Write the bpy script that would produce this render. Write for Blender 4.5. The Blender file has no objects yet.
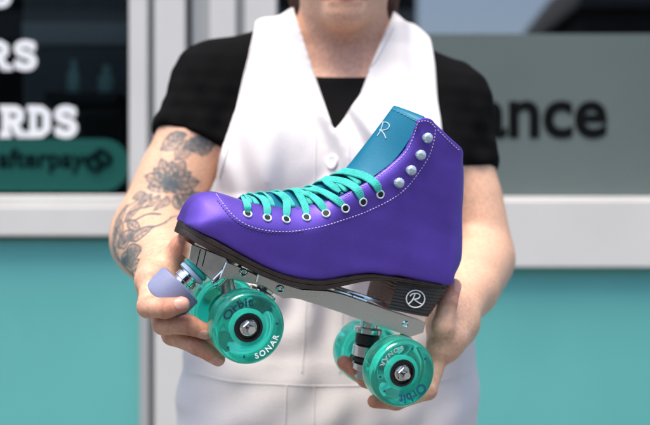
import bpy, bmesh, math, random
import numpy as np
from mathutils import Vector, Matrix
from mathutils.bvhtree import BVHTree
random.seed(7); RNG = np.random.default_rng(7)
SC = bpy.context.scene; COL = SC.collection

# ------------------------------------------------------------------ camera
CAM_Z = 1.2
cd = bpy.data.cameras.new('camera'); cam = bpy.data.objects.new('camera', cd); COL.objects.link(cam)
cd.lens = 50; cd.sensor_width = 36; cd.clip_start = 0.02; cd.clip_end = 400
cam.location = (0, 0, CAM_Z); cam.rotation_euler = (math.pi/2, 0, 0)
cd.dof.use_dof = True; cd.dof.focus_distance = 0.872; cd.dof.aperture_fstop = 4.0
SC.camera = cam
# ------------------------------------------------------------------ sky, sun, exposure
SUN_EL, SUN_AZ = math.radians(72), math.radians(205)      # azimuth clockwise from +Y: behind the camera, to its left
w = bpy.data.worlds.new('World'); SC.world = w; w.use_nodes = True
nt = w.node_tree; bg = nt.nodes['Background']
sk = nt.nodes.new('ShaderNodeTexSky'); sk.sky_type = 'NISHITA'; sk.sun_disc = False
sk.sun_elevation = SUN_EL; sk.sun_rotation = SUN_AZ; sk.air_density = 1.0; sk.dust_density = 3.0; sk.ozone_density = 1.0
nt.links.new(sk.outputs[0], bg.inputs[0]); bg.inputs[1].default_value = 0.15
sl = bpy.data.lights.new('sun', 'SUN'); sun = bpy.data.objects.new('sun', sl); COL.objects.link(sun)
sl.energy = 2.0; sl.angle = math.radians(30); sl.color = (1, .89, .74)
sd = Vector((math.sin(SUN_AZ)*math.cos(SUN_EL), math.cos(SUN_AZ)*math.cos(SUN_EL), math.sin(SUN_EL)))
sun.rotation_euler = sd.to_track_quat('Z', 'Y').to_euler(); sun.location = (-2, -4, 6)
vs = SC.view_settings; vs.view_transform = 'Standard'; vs.look = 'None'; vs.gamma = 1; vs.use_curve_mapping = False
vs.exposure = 1.03
SC.cycles.use_denoising = True
SC.cycles.max_bounces = 10; SC.cycles.transmission_bounces = 8

# ------------------------------------------------------------------ helpers
PX = 36/50/650
def P(px, py, Y):
    """a place at distance Y in front of the camera position"""
    return np.array([(px-325)*PX*Y, Y, CAM_Z-(py-212.5)*PX*Y])

def mat(name, col, rough=.5, metal=0, bump=0, bscale=200, vary=0, vscale=20, spec=.5, trans=0, ior=1.45, coat=0, sss=0, sheen=0, attr=None, wave=None, detail=4):
    m = bpy.data.materials.new(name); m.use_nodes = True
    n = m.node_tree.nodes; L = m.node_tree.links; b = n['Principled BSDF']
    b.inputs['Base Color'].default_value = (*col, 1); b.inputs['Roughness'].default_value = rough
    b.inputs['Metallic'].default_value = metal; b.inputs['Specular IOR Level'].default_value = spec
    b.inputs['Transmission Weight'].default_value = trans; b.inputs['IOR'].default_value = ior
    b.inputs['Coat Weight'].default_value = coat; b.inputs['Coat Roughness'].default_value = .12
    if sheen: b.inputs['Sheen Weight'].default_value = sheen; b.inputs['Sheen Roughness'].default_value = .5
    if sss:
        b.inputs['Subsurface Weight'].default_value = sss; b.inputs['Subsurface Radius'].default_value = (1, .35, .2); b.inputs['Subsurface Scale'].default_value = .006
    tc = n.new('ShaderNodeTexCoord'); out = tc.outputs['Object']
    src = None
    if attr:
        a = n.new('ShaderNodeAttribute'); a.attribute_name = attr; src = a.outputs['Color']
    if vary:
        no = n.new('ShaderNodeTexNoise'); no.inputs['Scale'].default_value = vscale; no.inputs['Detail'].default_value = detail
        L.new(out, no.inputs['Vector'])
        mr = n.new('ShaderNodeMapRange'); mr.inputs[1].default_value = .3; mr.inputs[2].default_value = .7
        mr.inputs[3].default_value = 1-vary; mr.inputs[4].default_value = 1+vary
        L.new(no.outputs['Fac'], mr.inputs[0])
        mx = n.new('ShaderNodeVectorMath'); mx.operation = 'SCALE'
        if src: L.new(src, mx.inputs[0])
        else: mx.inputs[0].default_value = col
        L.new(mr.outputs[0], mx.inputs['Scale']); src = mx.outputs[0]
        rr = n.new('ShaderNodeMapRange'); rr.inputs[1].default_value = .3; rr.inputs[2].default_value = .7
        rr.inputs[3].default_value = max(0, rough-.06); rr.inputs[4].default_value = min(1, rough+.08)
        L.new(no.outputs['Fac'], rr.inputs[0]); L.new(rr.outputs[0], b.inputs['Roughness'])
    if src: L.new(src, b.inputs['Base Color'])
    if bump:
        no = n.new('ShaderNodeTexNoise') if wave is None else n.new('ShaderNodeTexWave')
        no.inputs['Scale'].default_value = bscale if wave is None else wave
        no.inputs['Detail'].default_value = 3
        L.new(out, no.inputs['Vector'])
        bu = n.new('ShaderNodeBump'); bu.inputs['Strength'].default_value = bump; bu.inputs['Distance'].default_value = .002
        L.new(no.outputs['Fac'], bu.inputs['Height']); L.new(bu.outputs[0], b.inputs['Normal'])
    return m

def empty(name, loc, label, cat, group=None, M=None):
    o = bpy.data.objects.new(name, None); COL.objects.link(o); o.empty_display_size = .05
    if M is not None: o.matrix_world = M
    else: o.location = loc
    o['label'] = label; o['category'] = cat
    if group: o['group'] = group
    return o

class MB:
    """collects shapes in one mesh"""
    def __init__(s): s.v = []; s.f = []; s.m = []; s.sm = []
    def add(s, v, f, mi=0, smooth=True):
        o = len(s.v); s.v += [tuple(map(float, p)) for p in v]
        for q in f: s.f.append([i+o for i in q]); s.m.append(mi); s.sm.append(smooth)
        return s
    def box(s, x0, x1, y0, y1, z0, z1, mi=0):
        v = [(x, y, z) for z in (z0, z1) for y in (y0, y1) for x in (x0, x1)]
        return s.add(v, [(0,2,3,1),(4,5,7,6),(0,1,5,4),(2,6,7,3),(0,4,6,2),(1,3,7,5)], mi, False)
    def tube(s, pts, r, n=10, caps=True, mi=0):
        pts = [np.array(p, float) for p in pts]; rs = r if hasattr(r, '__len__') else [r]*len(pts)
        up = None; V = []; 
        for i, p in enumerate(pts):
            t = pts[min(i+1, len(pts)-1)]-pts[max(i-1, 0)]; t /= np.linalg.norm(t)+1e-12
            if up is None:
                up = np.array([0, 0, 1.]) if abs(t[2]) < .9 else np.array([1., 0, 0])
            a = np.cross(t, up); a /= np.linalg.norm(a)+1e-12; up = np.cross(a, t)
            for k in range(n):
                th = 2*math.pi*k/n; V.append(p+rs[i]*(math.cos(th)*a+math.sin(th)*up))
        F = [(i*n+k, i*n+(k+1) % n, (i+1)*n+(k+1) % n, (i+1)*n+k) for i in range(len(pts)-1) for k in range(n)]
        if caps: F += [tuple(range(n))[::-1], tuple((len(pts)-1)*n+k for k in range(n))]
        return s.add(V, F, mi)
    def lathe(s, c, ax, prof, n=48, mi=0, close=False, smooth=True):
        """prof: list of (distance along ax, radius)"""
        c = np.array(c, float); ax = np.array(ax, float); ax /= np.linalg.norm(ax)
        u = np.cross(ax, [0, 0, 1.] if abs(ax[2]) < .9 else [1., 0, 0]); u /= np.linalg.norm(u); v = np.cross(ax, u)
        V = [c+ax*t+r*(math.cos(2*math.pi*k/n)*u+math.sin(2*math.pi*k/n)*v) for t, r in prof for k in range(n)]
        m = len(prof); R = range(m if close else m-1)
        F = [(i*n+k, i*n+(k+1) % n, ((i+1) % m)*n+(k+1) % n, ((i+1) % m)*n+k) for i in R for k in range(n)]
        if not close:
            F += [tuple(range(n))[::-1], tuple((m-1)*n+k for k in range(n))]
        return s.add(V, F, mi, smooth)
    def prism(s, poly, a, b, conv, mi=0, ch=0):
        """poly in (l,u); from n=a to n=b; conv maps (l,n,u) to a point; ch chamfers both faces"""
        poly = [np.array(p, float) for p in poly]; N = len(poly); lay = []
        if ch:
            c = sum(poly)/N
            ins = [p+(c-p)/max(np.linalg.norm(c-p), 1e-6)*ch for p in poly]
            lay = [(ins, a), (poly, a+ch), (poly, b-ch), (ins, b)]
        else: lay = [(poly, a), (poly, b)]
        V = [conv(p[0], nn, p[1]) for pl, nn in lay for p in pl]
        F = [tuple(range(N)), tuple((len(lay)-1)*N+k for k in range(N))[::-1]]
        F += [(i*N+k, i*N+(k+1) % N, (i+1)*N+(k+1) % N, (i+1)*N+k) for i in range(len(lay)-1) for k in range(N)]
        return s.add(V, F, mi, False)
    def build(s, name, mats, parent=None, off=(0, 0, 0), angle=.7, bevel=0):
        me = bpy.data.meshes.new(name); off = np.array(off, float)
        me.from_pydata([tuple(np.array(p)-off) for p in s.v], [], s.f)
        for m in (mats if isinstance(mats, (list, tuple)) else [mats]): me.materials.append(m)
        me.polygons.foreach_set('material_index', s.m); me.polygons.foreach_set('use_smooth', s.sm)
        bm = bmesh.new(); bm.from_mesh(me); bmesh.ops.recalc_face_normals(bm, faces=bm.faces)
        if angle is not None:
            for e in bm.edges:
                if len(e.link_faces) == 2 and e.calc_face_angle(0) > angle: e.smooth = False
            for f in bm.faces: f.smooth = True
        bm.to_mesh(me); bm.free(); me.update()
        o = bpy.data.objects.new(name, me); COL.objects.link(o); o.parent = parent
        if bevel:
            b = o.modifiers.new('bevel', 'BEVEL'); b.width = bevel; b.segments = 2; b.limit_method = 'ANGLE'; b.angle_limit = .6
        return o

def catmull(pts, per=8):
    p = [np.array(q, float) for q in pts]; p = [2*p[0]-p[1]]+p+[2*p[-1]-p[-2]]; out = []
    for i in range(1, len(p)-2):
        for k in range(per):
            t = k/per; a, b, c, d = p[i-1:i+3]
            out.append(.5*((2*b)+(-a+c)*t+(2*a-5*b+4*c-d)*t*t+(-a+3*b-3*c+d)*t**3))
    out.append(p[-2]); return out

def text_mesh(txt, size, depth=.0006, bold=0.0, space=1.0):
    """the built-in font as vertices and faces in its own plane (x right, y up), centred in x"""
    cu = bpy.data.curves.new('text', 'FONT'); cu.body = txt; cu.size = size; cu.extrude = depth; cu.offset = bold; cu.resolution_u = 4; cu.space_character = space
    ob = bpy.data.objects.new('text', cu); COL.objects.link(ob); bpy.context.view_layer.update()
    me = ob.evaluated_get(bpy.context.evaluated_depsgraph_get()).to_mesh()
    V = np.array([v.co[:] for v in me.vertices]); F = [list(p.vertices) for p in me.polygons]
    bpy.data.objects.remove(ob); bpy.data.curves.remove(cu)
    V[:, 0] -= (V[:, 0].min()+V[:, 0].max())/2
    return V, F

# ---- implicit surfaces -> one continuous mesh (surface nets, evaluated block by block)
def smin(a, b, k):
    h = np.maximum(k-np.abs(a-b), 0)/k
    return np.minimum(a, b)-h*h*k*.25
def smax(a, b, k): return -smin(-a, -b, k)
def nets(f, lo, hi, h, B=24, cull=True):
    lo = np.array(lo, float); hi = np.array(hi, float); nb = np.ceil((hi-lo)/(h*B)).astype(int)
    idx = np.stack(np.meshgrid(*[np.arange(k) for k in nb], indexing='ij'), -1).reshape(-1, 3)
    if cull:
        d = np.concatenate([f(c, None) for c in np.array_split(lo+(idx+.5)*B*h, max(1, len(idx)//4000))])
        idx = idx[np.abs(d) < B*h*.5*1.74*1.25+.012]
    dims = nb*B+4; AV, AK, AQ = [], [], []
    r = np.arange(-1, B+1); G = np.stack(np.meshgrid(r, r, r, indexing='ij'), -1).reshape(-1, 3)
    n = B+2
    for b in idx:
        g = G+b*B
        d = f(lo+g*h, (lo+(b+.5)*B*h, B*h*.9)).reshape(n, n, n)
        s = d < 0
        if s.all() or not s.any(): continue
        m = n-1
        cor = [(i, j, k) for i in (0, 1) for j in (0, 1) for k in (0, 1)]
        cnt = sum(s[i:i+m, j:j+m, k:k+m].astype(np.int8) for i, j, k in cor)
        act = (cnt > 0) & (cnt < 8); ci = np.argwhere(act)
        if len(ci) == 0: continue
        cv = {c: d[ci[:, 0]+c[0], ci[:, 1]+c[1], ci[:, 2]+c[2]] for c in cor}
        acc = np.zeros((len(ci), 3)); num = np.zeros(len(ci))
        for a in cor:
            for ax in range(3):
                if a[ax] == 0:
                    e = list(a); e[ax] = 1; e = tuple(e); va, vb = cv[a], cv[e]
                    x = (va < 0) != (vb < 0); t = np.where(x, va/np.where(x, va-vb, 1), 0)
                    p = np.array(a, float)+0*acc; p[:, ax] = t
                    acc += p*x[:, None]; num += x
        pos = lo+(ci-1+b*B+acc/num[:, None])*h
        gk = ci-1+b*B+2; key = (gk[:, 0]*dims[1]+gk[:, 1])*dims[2]+gk[:, 2]
        AV.append(pos); AK.append(key)
        for ax in range(3):
            u, v = (ax+1) % 3, (ax+2) % 3
            s0 = s[1:-1, 1:-1, 1:-1]; sl_ = [slice(1, -1)]*3; sl_[ax] = slice(2, None); s1 = s[tuple(sl_)]
            e = np.argwhere(s0 != s1)
            if len(e) == 0: continue
            fl = s0[e[:, 0], e[:, 1], e[:, 2]]
            base = e+b*B+2
            def kk(du, dv):
                q = base.copy(); q[:, u] += du; q[:, v] += dv
                return (q[:, 0]*dims[1]+q[:, 1])*dims[2]+q[:, 2]
            q = np.stack([kk(-1, -1), kk(0, -1), kk(0, 0), kk(-1, 0)], 1)
            q[~fl] = q[~fl][:, ::-1]; AQ.append(q)
    K = np.concatenate(AK); V = np.concatenate(AV); Q = np.concatenate(AQ)
    uk, first = np.unique(K, return_index=True); V = V[first]
    j = np.searchsorted(uk, Q); j = np.minimum(j, len(uk)-1)
    ok = (uk[j] == Q).all(1)
    return V, j[ok]
def smooth_mesh(V, Q, it=1, lam=.5):
    E = np.concatenate([Q[:, [0, 1]], Q[:, [1, 2]], Q[:, [2, 3]], Q[:, [3, 0]]])
    for _ in range(it):
        acc = np.zeros_like(V); c = np.zeros(len(V))
        for a, b in ((0, 1), (1, 0)):
            for ax in range(3): acc[:, ax] += np.bincount(E[:, a], V[E[:, b], ax], len(V))
            c += np.bincount(E[:, a], minlength=len(V))
        V = V+lam*(acc/np.maximum(c, 1)[:, None]-V)
    return V
def np_object(name, V, Q, m, parent=None, off=(0, 0, 0), color=None):
    me = bpy.data.meshes.new(name); V = V-np.array(off)
    me.vertices.add(len(V)); me.vertices.foreach_set('co', V.astype(np.float32).ravel())
    k = Q.shape[1]
    me.loops.add(Q.size); me.loops.foreach_set('vertex_index', Q.astype(np.int32).ravel())
    me.polygons.add(len(Q)); me.polygons.foreach_set('loop_start', np.arange(0, Q.size, k, dtype=np.int32))
    me.update(calc_edges=True)
    me.polygons.foreach_set('use_smooth', np.ones(len(Q), bool)); me.materials.append(m)
    if color is not None:
        a = me.attributes.new('tint', 'FLOAT_COLOR', 'POINT')
        a.data.foreach_set('color', np.concatenate([color, np.ones((len(V), 1))], 1).astype(np.float32).ravel())
    me.validate(); o = bpy.data.objects.new(name, me); COL.objects.link(o); o.parent = parent
    return o
def biggest(V, Q):
    lab = np.arange(len(V))
    while True:
        m = lab[Q].min(1); new = lab.copy(); np.minimum.at(new, Q.ravel(), np.repeat(m, 4)); new = new[new]
        if (new == lab).all(): break
        lab = new
    keep = lab == np.bincount(lab).argmax(); idx = np.cumsum(keep)-1
    return V[keep], idx[Q[keep[Q[:, 0]]]]
def nrm(V): return V/(np.linalg.norm(V, axis=-1, keepdims=True)+1e-12)
def waves(p, f, seed, n=6):
    g = np.random.default_rng(seed); d = 0
    for i in range(n):
        k = g.normal(size=3)*f; d = d+np.sin(p@k+g.uniform(0, 6.28))/n
    return d

# ------------------------------------------------------------------ materials
M = dict(
    pave=mat('pavement', (.15, .147, .14), .85, vary=.15, vscale=6, bump=.4, bscale=90),
    road=mat('asphalt', (.05, .05, .052), .9, vary=.25, vscale=8, bump=.5, bscale=150),
    kerb=mat('kerb', (.4, .4, .38), .8, vary=.1),
    teal=mat('teal_panel', (.115, .42, .405), .45, vary=.07, vscale=1.7, bump=.06, bscale=20),
    frame=mat('frame_paint', (.60, .60, .585), .4, vary=.03, vscale=5),
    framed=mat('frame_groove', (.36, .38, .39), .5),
    gap=mat('dark_gap', (.05, .055, .06), .6),
    film=mat('frosted_film', (.115, .145, .14), .35, vary=.06, vscale=2),
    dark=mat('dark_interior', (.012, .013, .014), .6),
    room=mat('room_wall', (.3, .42, .5), .8),
    white=mat('white_lettering', (.82, .84, .86), .6),
    black=mat('black_lettering', (.004, .0045, .005), .95, spec=.1),
    pill=mat('green_sticker', (.002, .075, .062), .6, spec=.3),
    pilltext=mat('dark_sticker_print', (.001, .005, .006), .9, spec=.05),
    render=mat('wall_render', (.5, .52, .53), .8, vary=.06, vscale=4, bump=.2, bscale=60),
)
g = bpy.data.materials.new('window_glass'); g.use_nodes = True
gn = g.node_tree.nodes; gl = g.node_tree.links; gn.remove(gn['Principled BSDF'])
gt = gn.new('ShaderNodeBsdfTransparent'); gt.inputs[0].default_value = (.8, .86, .86, 1)
gg = gn.new('ShaderNodeBsdfGlossy'); gg.inputs['Roughness'].default_value = .02
gm = gn.new('ShaderNodeMixShader'); gf = gn.new('ShaderNodeFresnel'); gf.inputs[0].default_value = 1.6
gl.new(gf.outputs[0], gm.inputs[0]); gl.new(gt.outputs[0], gm.inputs[1]); gl.new(gg.outputs[0], gm.inputs[2]); gl.new(gm.outputs[0], gn['Material Output'].inputs[0])
M['glass'] = g
g2 = g.copy(); g2.name = 'coated_glass'; n2 = g2.node_tree; mxn = [n for n in n2.nodes if n.type == 'MIX_SHADER'][0]
for l in list(mxn.inputs[0].links): n2.links.remove(l)
mxn.inputs[0].default_value = .30; [n for n in n2.nodes if n.type == 'BSDF_TRANSPARENT'][0].inputs[0].default_value = (.35, .40, .42, 1)
M['coated'] = g2

# ------------------------------------------------------------------ the setting
def structure(o): o['kind'] = 'structure'; return o
b = MB(); b.box(-60, 60, -2.2, 60, -.3, 0); structure(b.build('pavement', M['pave']))
b = MB(); b.box(-60, 60, -2.35, -2.2, -.3, .0); structure(b.build('kerb', M['kerb']))
b = MB(); b.box(-150, 150, -120, -2.35, -.4, -.13); structure(b.build('road', M['road']))

WY = 2.3                                             # face of the shop front
def X(px, Y=WY): return (px-325)*PX*Y
def Z(py, Y=WY): return CAM_Z-(py-212.5)*PX*Y
shop = empty('shop_front', (0, WY, 0), 'shop front with teal panels, pale grey frames and lettered windows', 'building')
so = (0, WY, 0)
XL, XR, ZT = -3.2, 3.4, 2.55
D = .12
# lower panels and wall
b = MB(); b.box(XL, X(141), WY, WY+D, .08, Z(238.5)); b.build('teal_panel', M['teal'], shop, so, bevel=.003)
b = MB(); b.box(X(188), XR, WY+.004, WY+D, .08, Z(267.5)); b.build('teal_panel', M['teal'], shop, so, bevel=.003)
b = MB(); b.box(XL, XR, WY-.02, WY+D, 0, .08); b.build('plinth', M['render'], shop, so)
b = MB(); b.box(XL, XR, WY-.06, WY+.3, ZT, 3.6); b.build('fascia', M['render'], shop, so)
b = MB(); b.box(XL-.5, XL, WY-.02, WY+4, 0, 3.6); b.box(XR, XR+.5, WY-.02, WY+4, 0, 3.6); b.box(XL, XR, WY+4, WY+4.2, 0, 3.6)
b.build('wall', M['render'], shop, so)
b = MB(); b.box(XL-.5, XR+.5, WY+.3, WY+4.2, 3.6, 3.75); b.build('roof', M['render'], shop, so)
# left window rail
b = MB(); b.box(XL, X(131), WY-.035, WY+D, Z(236), Z(206)); b.box(XL, X(131), WY-.012, WY+D, Z(206)+.001, Z(195))
b.build('window_rail', M['frame'], shop, so, bevel=.004)
b = MB(); b.box(XL, X(141), WY-.004, WY+D-.01, Z(238.4), Z(236.1)); b.build('rail_gasket', M['gap'], shop, so)
# right rail
b = MB(); b.box(X(278), XR, WY-.03, WY+D, Z(267), Z(200)); b.box(X(278), XR, WY-.012, WY+D, Z(199.9), Z(197)); b.build('window_rail', M['frame'], shop, so, bevel=.004)
# uprights between the two windows, floor to head
for a, c, dy, mm in ((131, 150, -.03, 'frame'), (150, 157, .01, 'framed'), (157, 187, -.035, 'frame'), (187, 192, .03, 'gap'),
                    (192, 211, .0, 'framed'), (211, 237, -.03, 'frame'), (237, 246, .0, 'framed'), (246, 277, -.028, 'frame')):
    z0 = .08
    b = MB(); b.box(X(a)+.0006, X(c)-.0006, WY+dy, WY+D+.01, Z(195) if (a < 140) else z0, ZT)
    b.build('upright', M[mm], shop, so, bevel=.003 if mm == 'frame' else 0)
b = MB(); b.box(X(141)+.001, X(150)-.0006, WY-.02, WY+D, .08, Z(195)-.001); b.build('upright', M['framed'], shop, so)
# panes
b = MB(); b.box(XL, X(131), WY+.03, WY+.036, Z(195), ZT); b.build('window_pane', M['glass'], shop, so)
b = MB(); b.box(X(277)+.001, XR, WY+.03, WY+.036, Z(197), ZT); pane = b.build('window_pane', M['coated'], shop, so)
b = MB(); b.box(X(285), XR, WY+.022, WY+.0285, Z(197), Z(32)); b.build('frosted_film', M['film'], shop, so)
# rooms behind the glass
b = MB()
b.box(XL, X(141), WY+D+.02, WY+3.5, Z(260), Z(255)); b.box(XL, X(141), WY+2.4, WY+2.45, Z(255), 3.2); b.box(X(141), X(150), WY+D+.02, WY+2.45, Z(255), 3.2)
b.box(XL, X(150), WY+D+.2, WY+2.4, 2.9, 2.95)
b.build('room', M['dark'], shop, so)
b = MB(); b.box(X(270), XR, WY+2.4, WY+2.45, .3, 3.2); b.box(X(268), X(270), WY+D+.02, WY+2.4, .3, 3.2)
b.build('room', M['room'], shop, so)

# lettering on the left window (slab capitals)
def slab(strokes, ox, oz, h, th):
    """strokes: rectangles and polylines on a 0..1 grid"""
    mb = MB()
    return mb
def glyph_polys(ch):
    # outlines as lists of strokes (polyline, closed?) on a unit grid, stroke width .26, plus slab rectangles
    if ch == 'D': return [[(.18, .13), (.55, .13), (.78, .26), (.78, .74), (.55, .87), (.18, .87)]], [(.0, .36, .0, .2), (.0, .36, .8, 1), (.1, .36, 0, 1)]
    if ch == 'R': return [[(.18, .87), (.58, .87), (.74, .78), (.74, .58), (.58, .49), (.2, .49)], [(.5, .49), (.72, .1)]], [(.0, .42, .0, .2), (.62, .98, .0, .2), (.0, .36, .8, 1), (.1, .36, 0, 1)]
    if ch == 'S': return [[(.78, .7), (.7, .84), (.5, .88), (.3, .84), (.2, .72), (.3, .58), (.5, .52), (.7, .45), (.8, .3), (.7, .16), (.5, .12), (.28, .16), (.2, .3)]], [(.08, .22, .06, .36), (.74, .88, .64, .94)]
    if ch == 'E': return [], [(.1, .36, 0, 1), (0, .9, 0, .2), (0, .9, .8, 1), (.1, .62, .4, .6)]
def letter(ch, x0, z0, wd, h, y):
    mb = MB(); st, rc = glyph_polys(ch); k = 0
    for (a, c, d, e) in rc:
        mb.box(x0+a*wd, x0+c*wd, y-.004-.0004*k, y, z0+d*h, z0+e*h); k += 1
    for pl in st:
        pl = catmull(pl, 5) if len(pl) > 4 and ch == 'S' else [np.array(q) for q in pl]
        Vv, Ff = [], []
        t = .125
        pts = [np.array((x0+q[0]*wd, z0+q[1]*h)) for q in pl]
        for i, q in enumerate(pts):
            dd = pts[min(i+1, len(pts)-1)]-pts[max(i-1, 0)]; dd = dd/np.linalg.norm(dd); nn = np.array((-dd[1], dd[0]))*t*h
            for s in (1, -1):
                for yy in (y-.0037-.0004*k, y): Vv.append((q[0]+s*nn[0], yy, q[1]+s*nn[1]))
        for i in range(len(pts)-1):
            a = i*4; c = a+4
            Ff += [(a, a+2, c+2, c), (a+1, c+1, c+3, a+3), (a, c, c+1, a+1), (a+2, a+3, c+3, c+2)]
        Ff += [(0, 1, 3, 2), (len(pts)*4-4, len(pts)*4-2, len(pts)*4-1, len(pts)*4-3)]
        mb.add(Vv, Ff, 0, False); k += 1
    return mb
GY = WY+.0295
for ch, a, c, y0, y1 in (('R', -20, 9, 69, 38), ('S', 9, 35, 69, 38), ('A', 0, 0, 0, 0), ('R', -4, 24, 137, 104), ('D', 24, 49, 137, 104), ('S', 50, 76, 137, 104), ('S', -17, 9, 5, -26)):
    if ch == 'A': continue
    letter(ch, X(a), Z(y0), X(c)-X(a), Z(y1)-Z(y0), GY).build('lettering', M['white'], shop, so)
# rounded green sticker with the payment mark
b = MB(); zc = (Z(138)+Z(191))/2; hh = (Z(138)-Z(191))/2; xr = X(127)-hh
pl = [(X(-130), zc+hh)]+[(xr+hh*math.sin(t), zc+hh*math.cos(t)) for t in np.linspace(0, math.pi, 24)]+[(X(-130), zc-hh)]
b.prism(pl, GY-.004, GY, lambda l, n, u: (l, n, u)); b.build('sticker', M['pill'], shop, so)
V, F = text_mesh('afterpay', .068, .0006, .0012); tx = X(82)-V[:, 0].max()
b = MB(); b.add([(v[0]+tx, GY-.0055-v[2], Z(166.5)+v[1]) for v in V], F, 0, False)
cx, cz = X(96), Z(159.5)
for s in (1, -1):                                    # two rounded triangles looped together
    tri = [(cx+s*a*.026, cz+s*c*.026) for a, c in ((-.15, -.1), (-.15, .75), (.35, .95), (1.15, .35), (1.15, -.05), (.45, -.55))]
    b.tube([(q[0], GY-.0062, q[1]) for q in catmull(tri, 5)], .0055, 6)
b.build('lettering', M['pilltext'], shop, so)
# black lettering on the frosted panel
V, F = text_mesh('ance', .188, .0006, .0048)
wd = V[:, 0].max()-V[:, 0].min(); sx = (X(610)-X(477))/wd
b = MB(); b.add([((X(477)+X(610))/2+v[0]*sx, WY+.0205-v[2], Z(135.3)+v[1]) for v in V], F, 0, False); b.build('lettering', M['black'], shop, so)

# things behind the windows
bl = mat('dark_shelf', (.012, .013, .014), .5); gr = mat('reflection_backing', (.16, .16, .16), .7)
# across the road, behind the camera: what the glass and the chrome mirror
dkb = mat('dark_brick', (.022, .020, .020), .85, vary=.3, vscale=3); dkr = mat('dark_roof', (.05, .05, .053), .8); dwin = mat('dark_window', (.02, .025, .03), .1); gyb = mat('grey_band', (.20, .20, .20), .8)
def house(x0, x1, y0, y1, h, lab, ridge=None, band=False):
    o = empty('building', ((x0+x1)/2, y1, -.13), lab, 'building'); off = ((x0+x1)/2, y1, -.13)
    b = MB(); b.box(x0, x1, y0, y1, -.13, h); b.build('wall', dkb, o, off)
    b = MB()
    if ridge: b.prism([(x0-.2, h+.005), (x0-.2, h+.15), (x0+1.3, ridge), (x1-1.3, ridge), (x1+.2, h+.15), (x1+.2, h+.005)], y0-.2, y1+.3, lambda l, n, u: (l, n, u))
    else: b.box(x0-.1, x1+.1, y0, y1+.1, h+.005, h+.2)
    b.build('roof', dkr, o, off)
    x = x0+1
    while x+1.2 < x1:
        b = MB(); b.box(x, x+1.1, y1+.003, y1+.03, .9, 2.3); b.build('window', dwin, o, off); x += 2.4
    if band: b = MB(); b.box(x0+.02, x1-.02, y1+.004, y1+.12, 4.75, 5.35); b.build('sign_band', gyb, o, off)
house(-16, 1.9, -22, -14, 7.0, 'tall long dark brick building across the road with pale sign band', band=True)
house(2.1, 5.0, -22, -14, 4.2, 'low flat dark building across the road, between two taller ones')
house(5.35, 18, -22, -14, 5.4, 'dark brick house across the road with pitched roof', 7.5)
ct = empty('reflection_board', (X(80, 2.85), 2.85, 0), 'grey board added behind the dark left window in place of a grey reflection', 'shelf')  # added board, stands in for the grey reflection on the left pane
b = MB(); b.box(X(22, 2.85), X(128, 2.85), 2.85, 3.05, Z(45, 2.85), Z(22, 2.85)); b.build('board', mat('reflection_grey', (.42, .42, .42), .7), ct, (X(80, 2.85), 2.85, 0))
b = MB(); b.box(X(22, 2.85), X(128, 2.85), 2.86, 3.05, Z(22, 2.85)+.002, Z(-10, 2.85)); b.box(X(22, 2.85), X(128, 2.85), 2.86, 3.05, .1, Z(45, 2.85)-.002); b.build('back_panel', gr, ct, (X(80, 2.85), 2.85, 0))
pt = mat('pale_teal_glaze', (.45, .70, .66), .3)
for px, py0, py1, wdt, lab in ((74, 95, 60, 7, 'slim pale green bottle inside the left window'), (107, 96, 66, 9, 'wider teal bottle beside the window post')):
    x, z0, z1 = X(px, 2.7), Z(py0, 2.7), Z(py1, 2.7); r = wdt*PX*2.7
    b = MB(); hgt = z1-z0
    b.lathe((x, 2.7, z0), (0, 0, 1), [(0, r*.9), (.005, r), (hgt*.6, r), (hgt*.75, r*.5), (hgt, r*.45)], 20)
    o = b.build('bottle', pt, None, (x, 2.7, z0)); o.location = (x, 2.7, z0); o['label'] = lab; o['category'] = 'bottle'; o['group'] = 'bottles inside the left window'
sh = empty('display_shelf', (X(92, 2.7), 2.7, 0), 'dark display shelf carrying two pale bottles in left window', 'shelf')
b = MB(); b.box(X(55, 2.7), X(125, 2.7), 2.6, 2.8, Z(96, 2.7)-.03, Z(96, 2.7)-.001); b.build('board', bl, sh, (X(92, 2.7), 2.7, 0))
b = MB()
for px in (58, 120): b.box(X(px, 2.7), X(px+3, 2.7), 2.68, 2.72, Z(255), Z(96, 2.7)-.03)
b.build('leg', bl, sh, (X(92, 2.7), 2.7, 0))

# ================================================================== THE ROLLER SKATE
def rot(yaw, pit, rol):
    return np.array((Matrix.Rotation(math.radians(yaw), 3, 'Z') @ Matrix.Rotation(math.radians(pit), 3, 'Y') @ Matrix.Rotation(math.radians(rol), 3, 'X')))
SR = rot(22, 18.3, 5.5); SO = P(320, 260, .92)       # skate axes: l toe->heel, n towards the near side, u up (mm)
CAMP = np.array([0, 0, CAM_Z])
L0, U0 = 16., -110.                                  # base of the skate: ground point midway between axles
def K(l, n, u): return np.array([(l-L0)/1000, -n/1000, (u-U0)/1000])       # skate mm -> metres in the skate's own frame
def W_(l, n, u): return SO+SR@(np.array([l, -n, u])/1000)                 # skate mm -> world
def loc(px, py, n=0.):
    d = SR.T@(P(px, py, 1.)-CAMP); c = SR.T@(CAMP-SO); t = (-n/1000-c[1])/d[1]; q = c+d*t
    return np.array([q[0]*1000, q[2]*1000])
def Q(px, py, n): a = loc(px, py, n); return W_(a[0], n, a[1])
SB = W_(L0, 0, U0); SM = Matrix.Translation(Vector(SB)) @ Matrix(SR.tolist()).to_4x4()
skate = empty('roller_skate', SB, 'purple quad roller skate with teal laces and clear teal wheels, held up in both hands', 'roller skate', M=SM)

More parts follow.
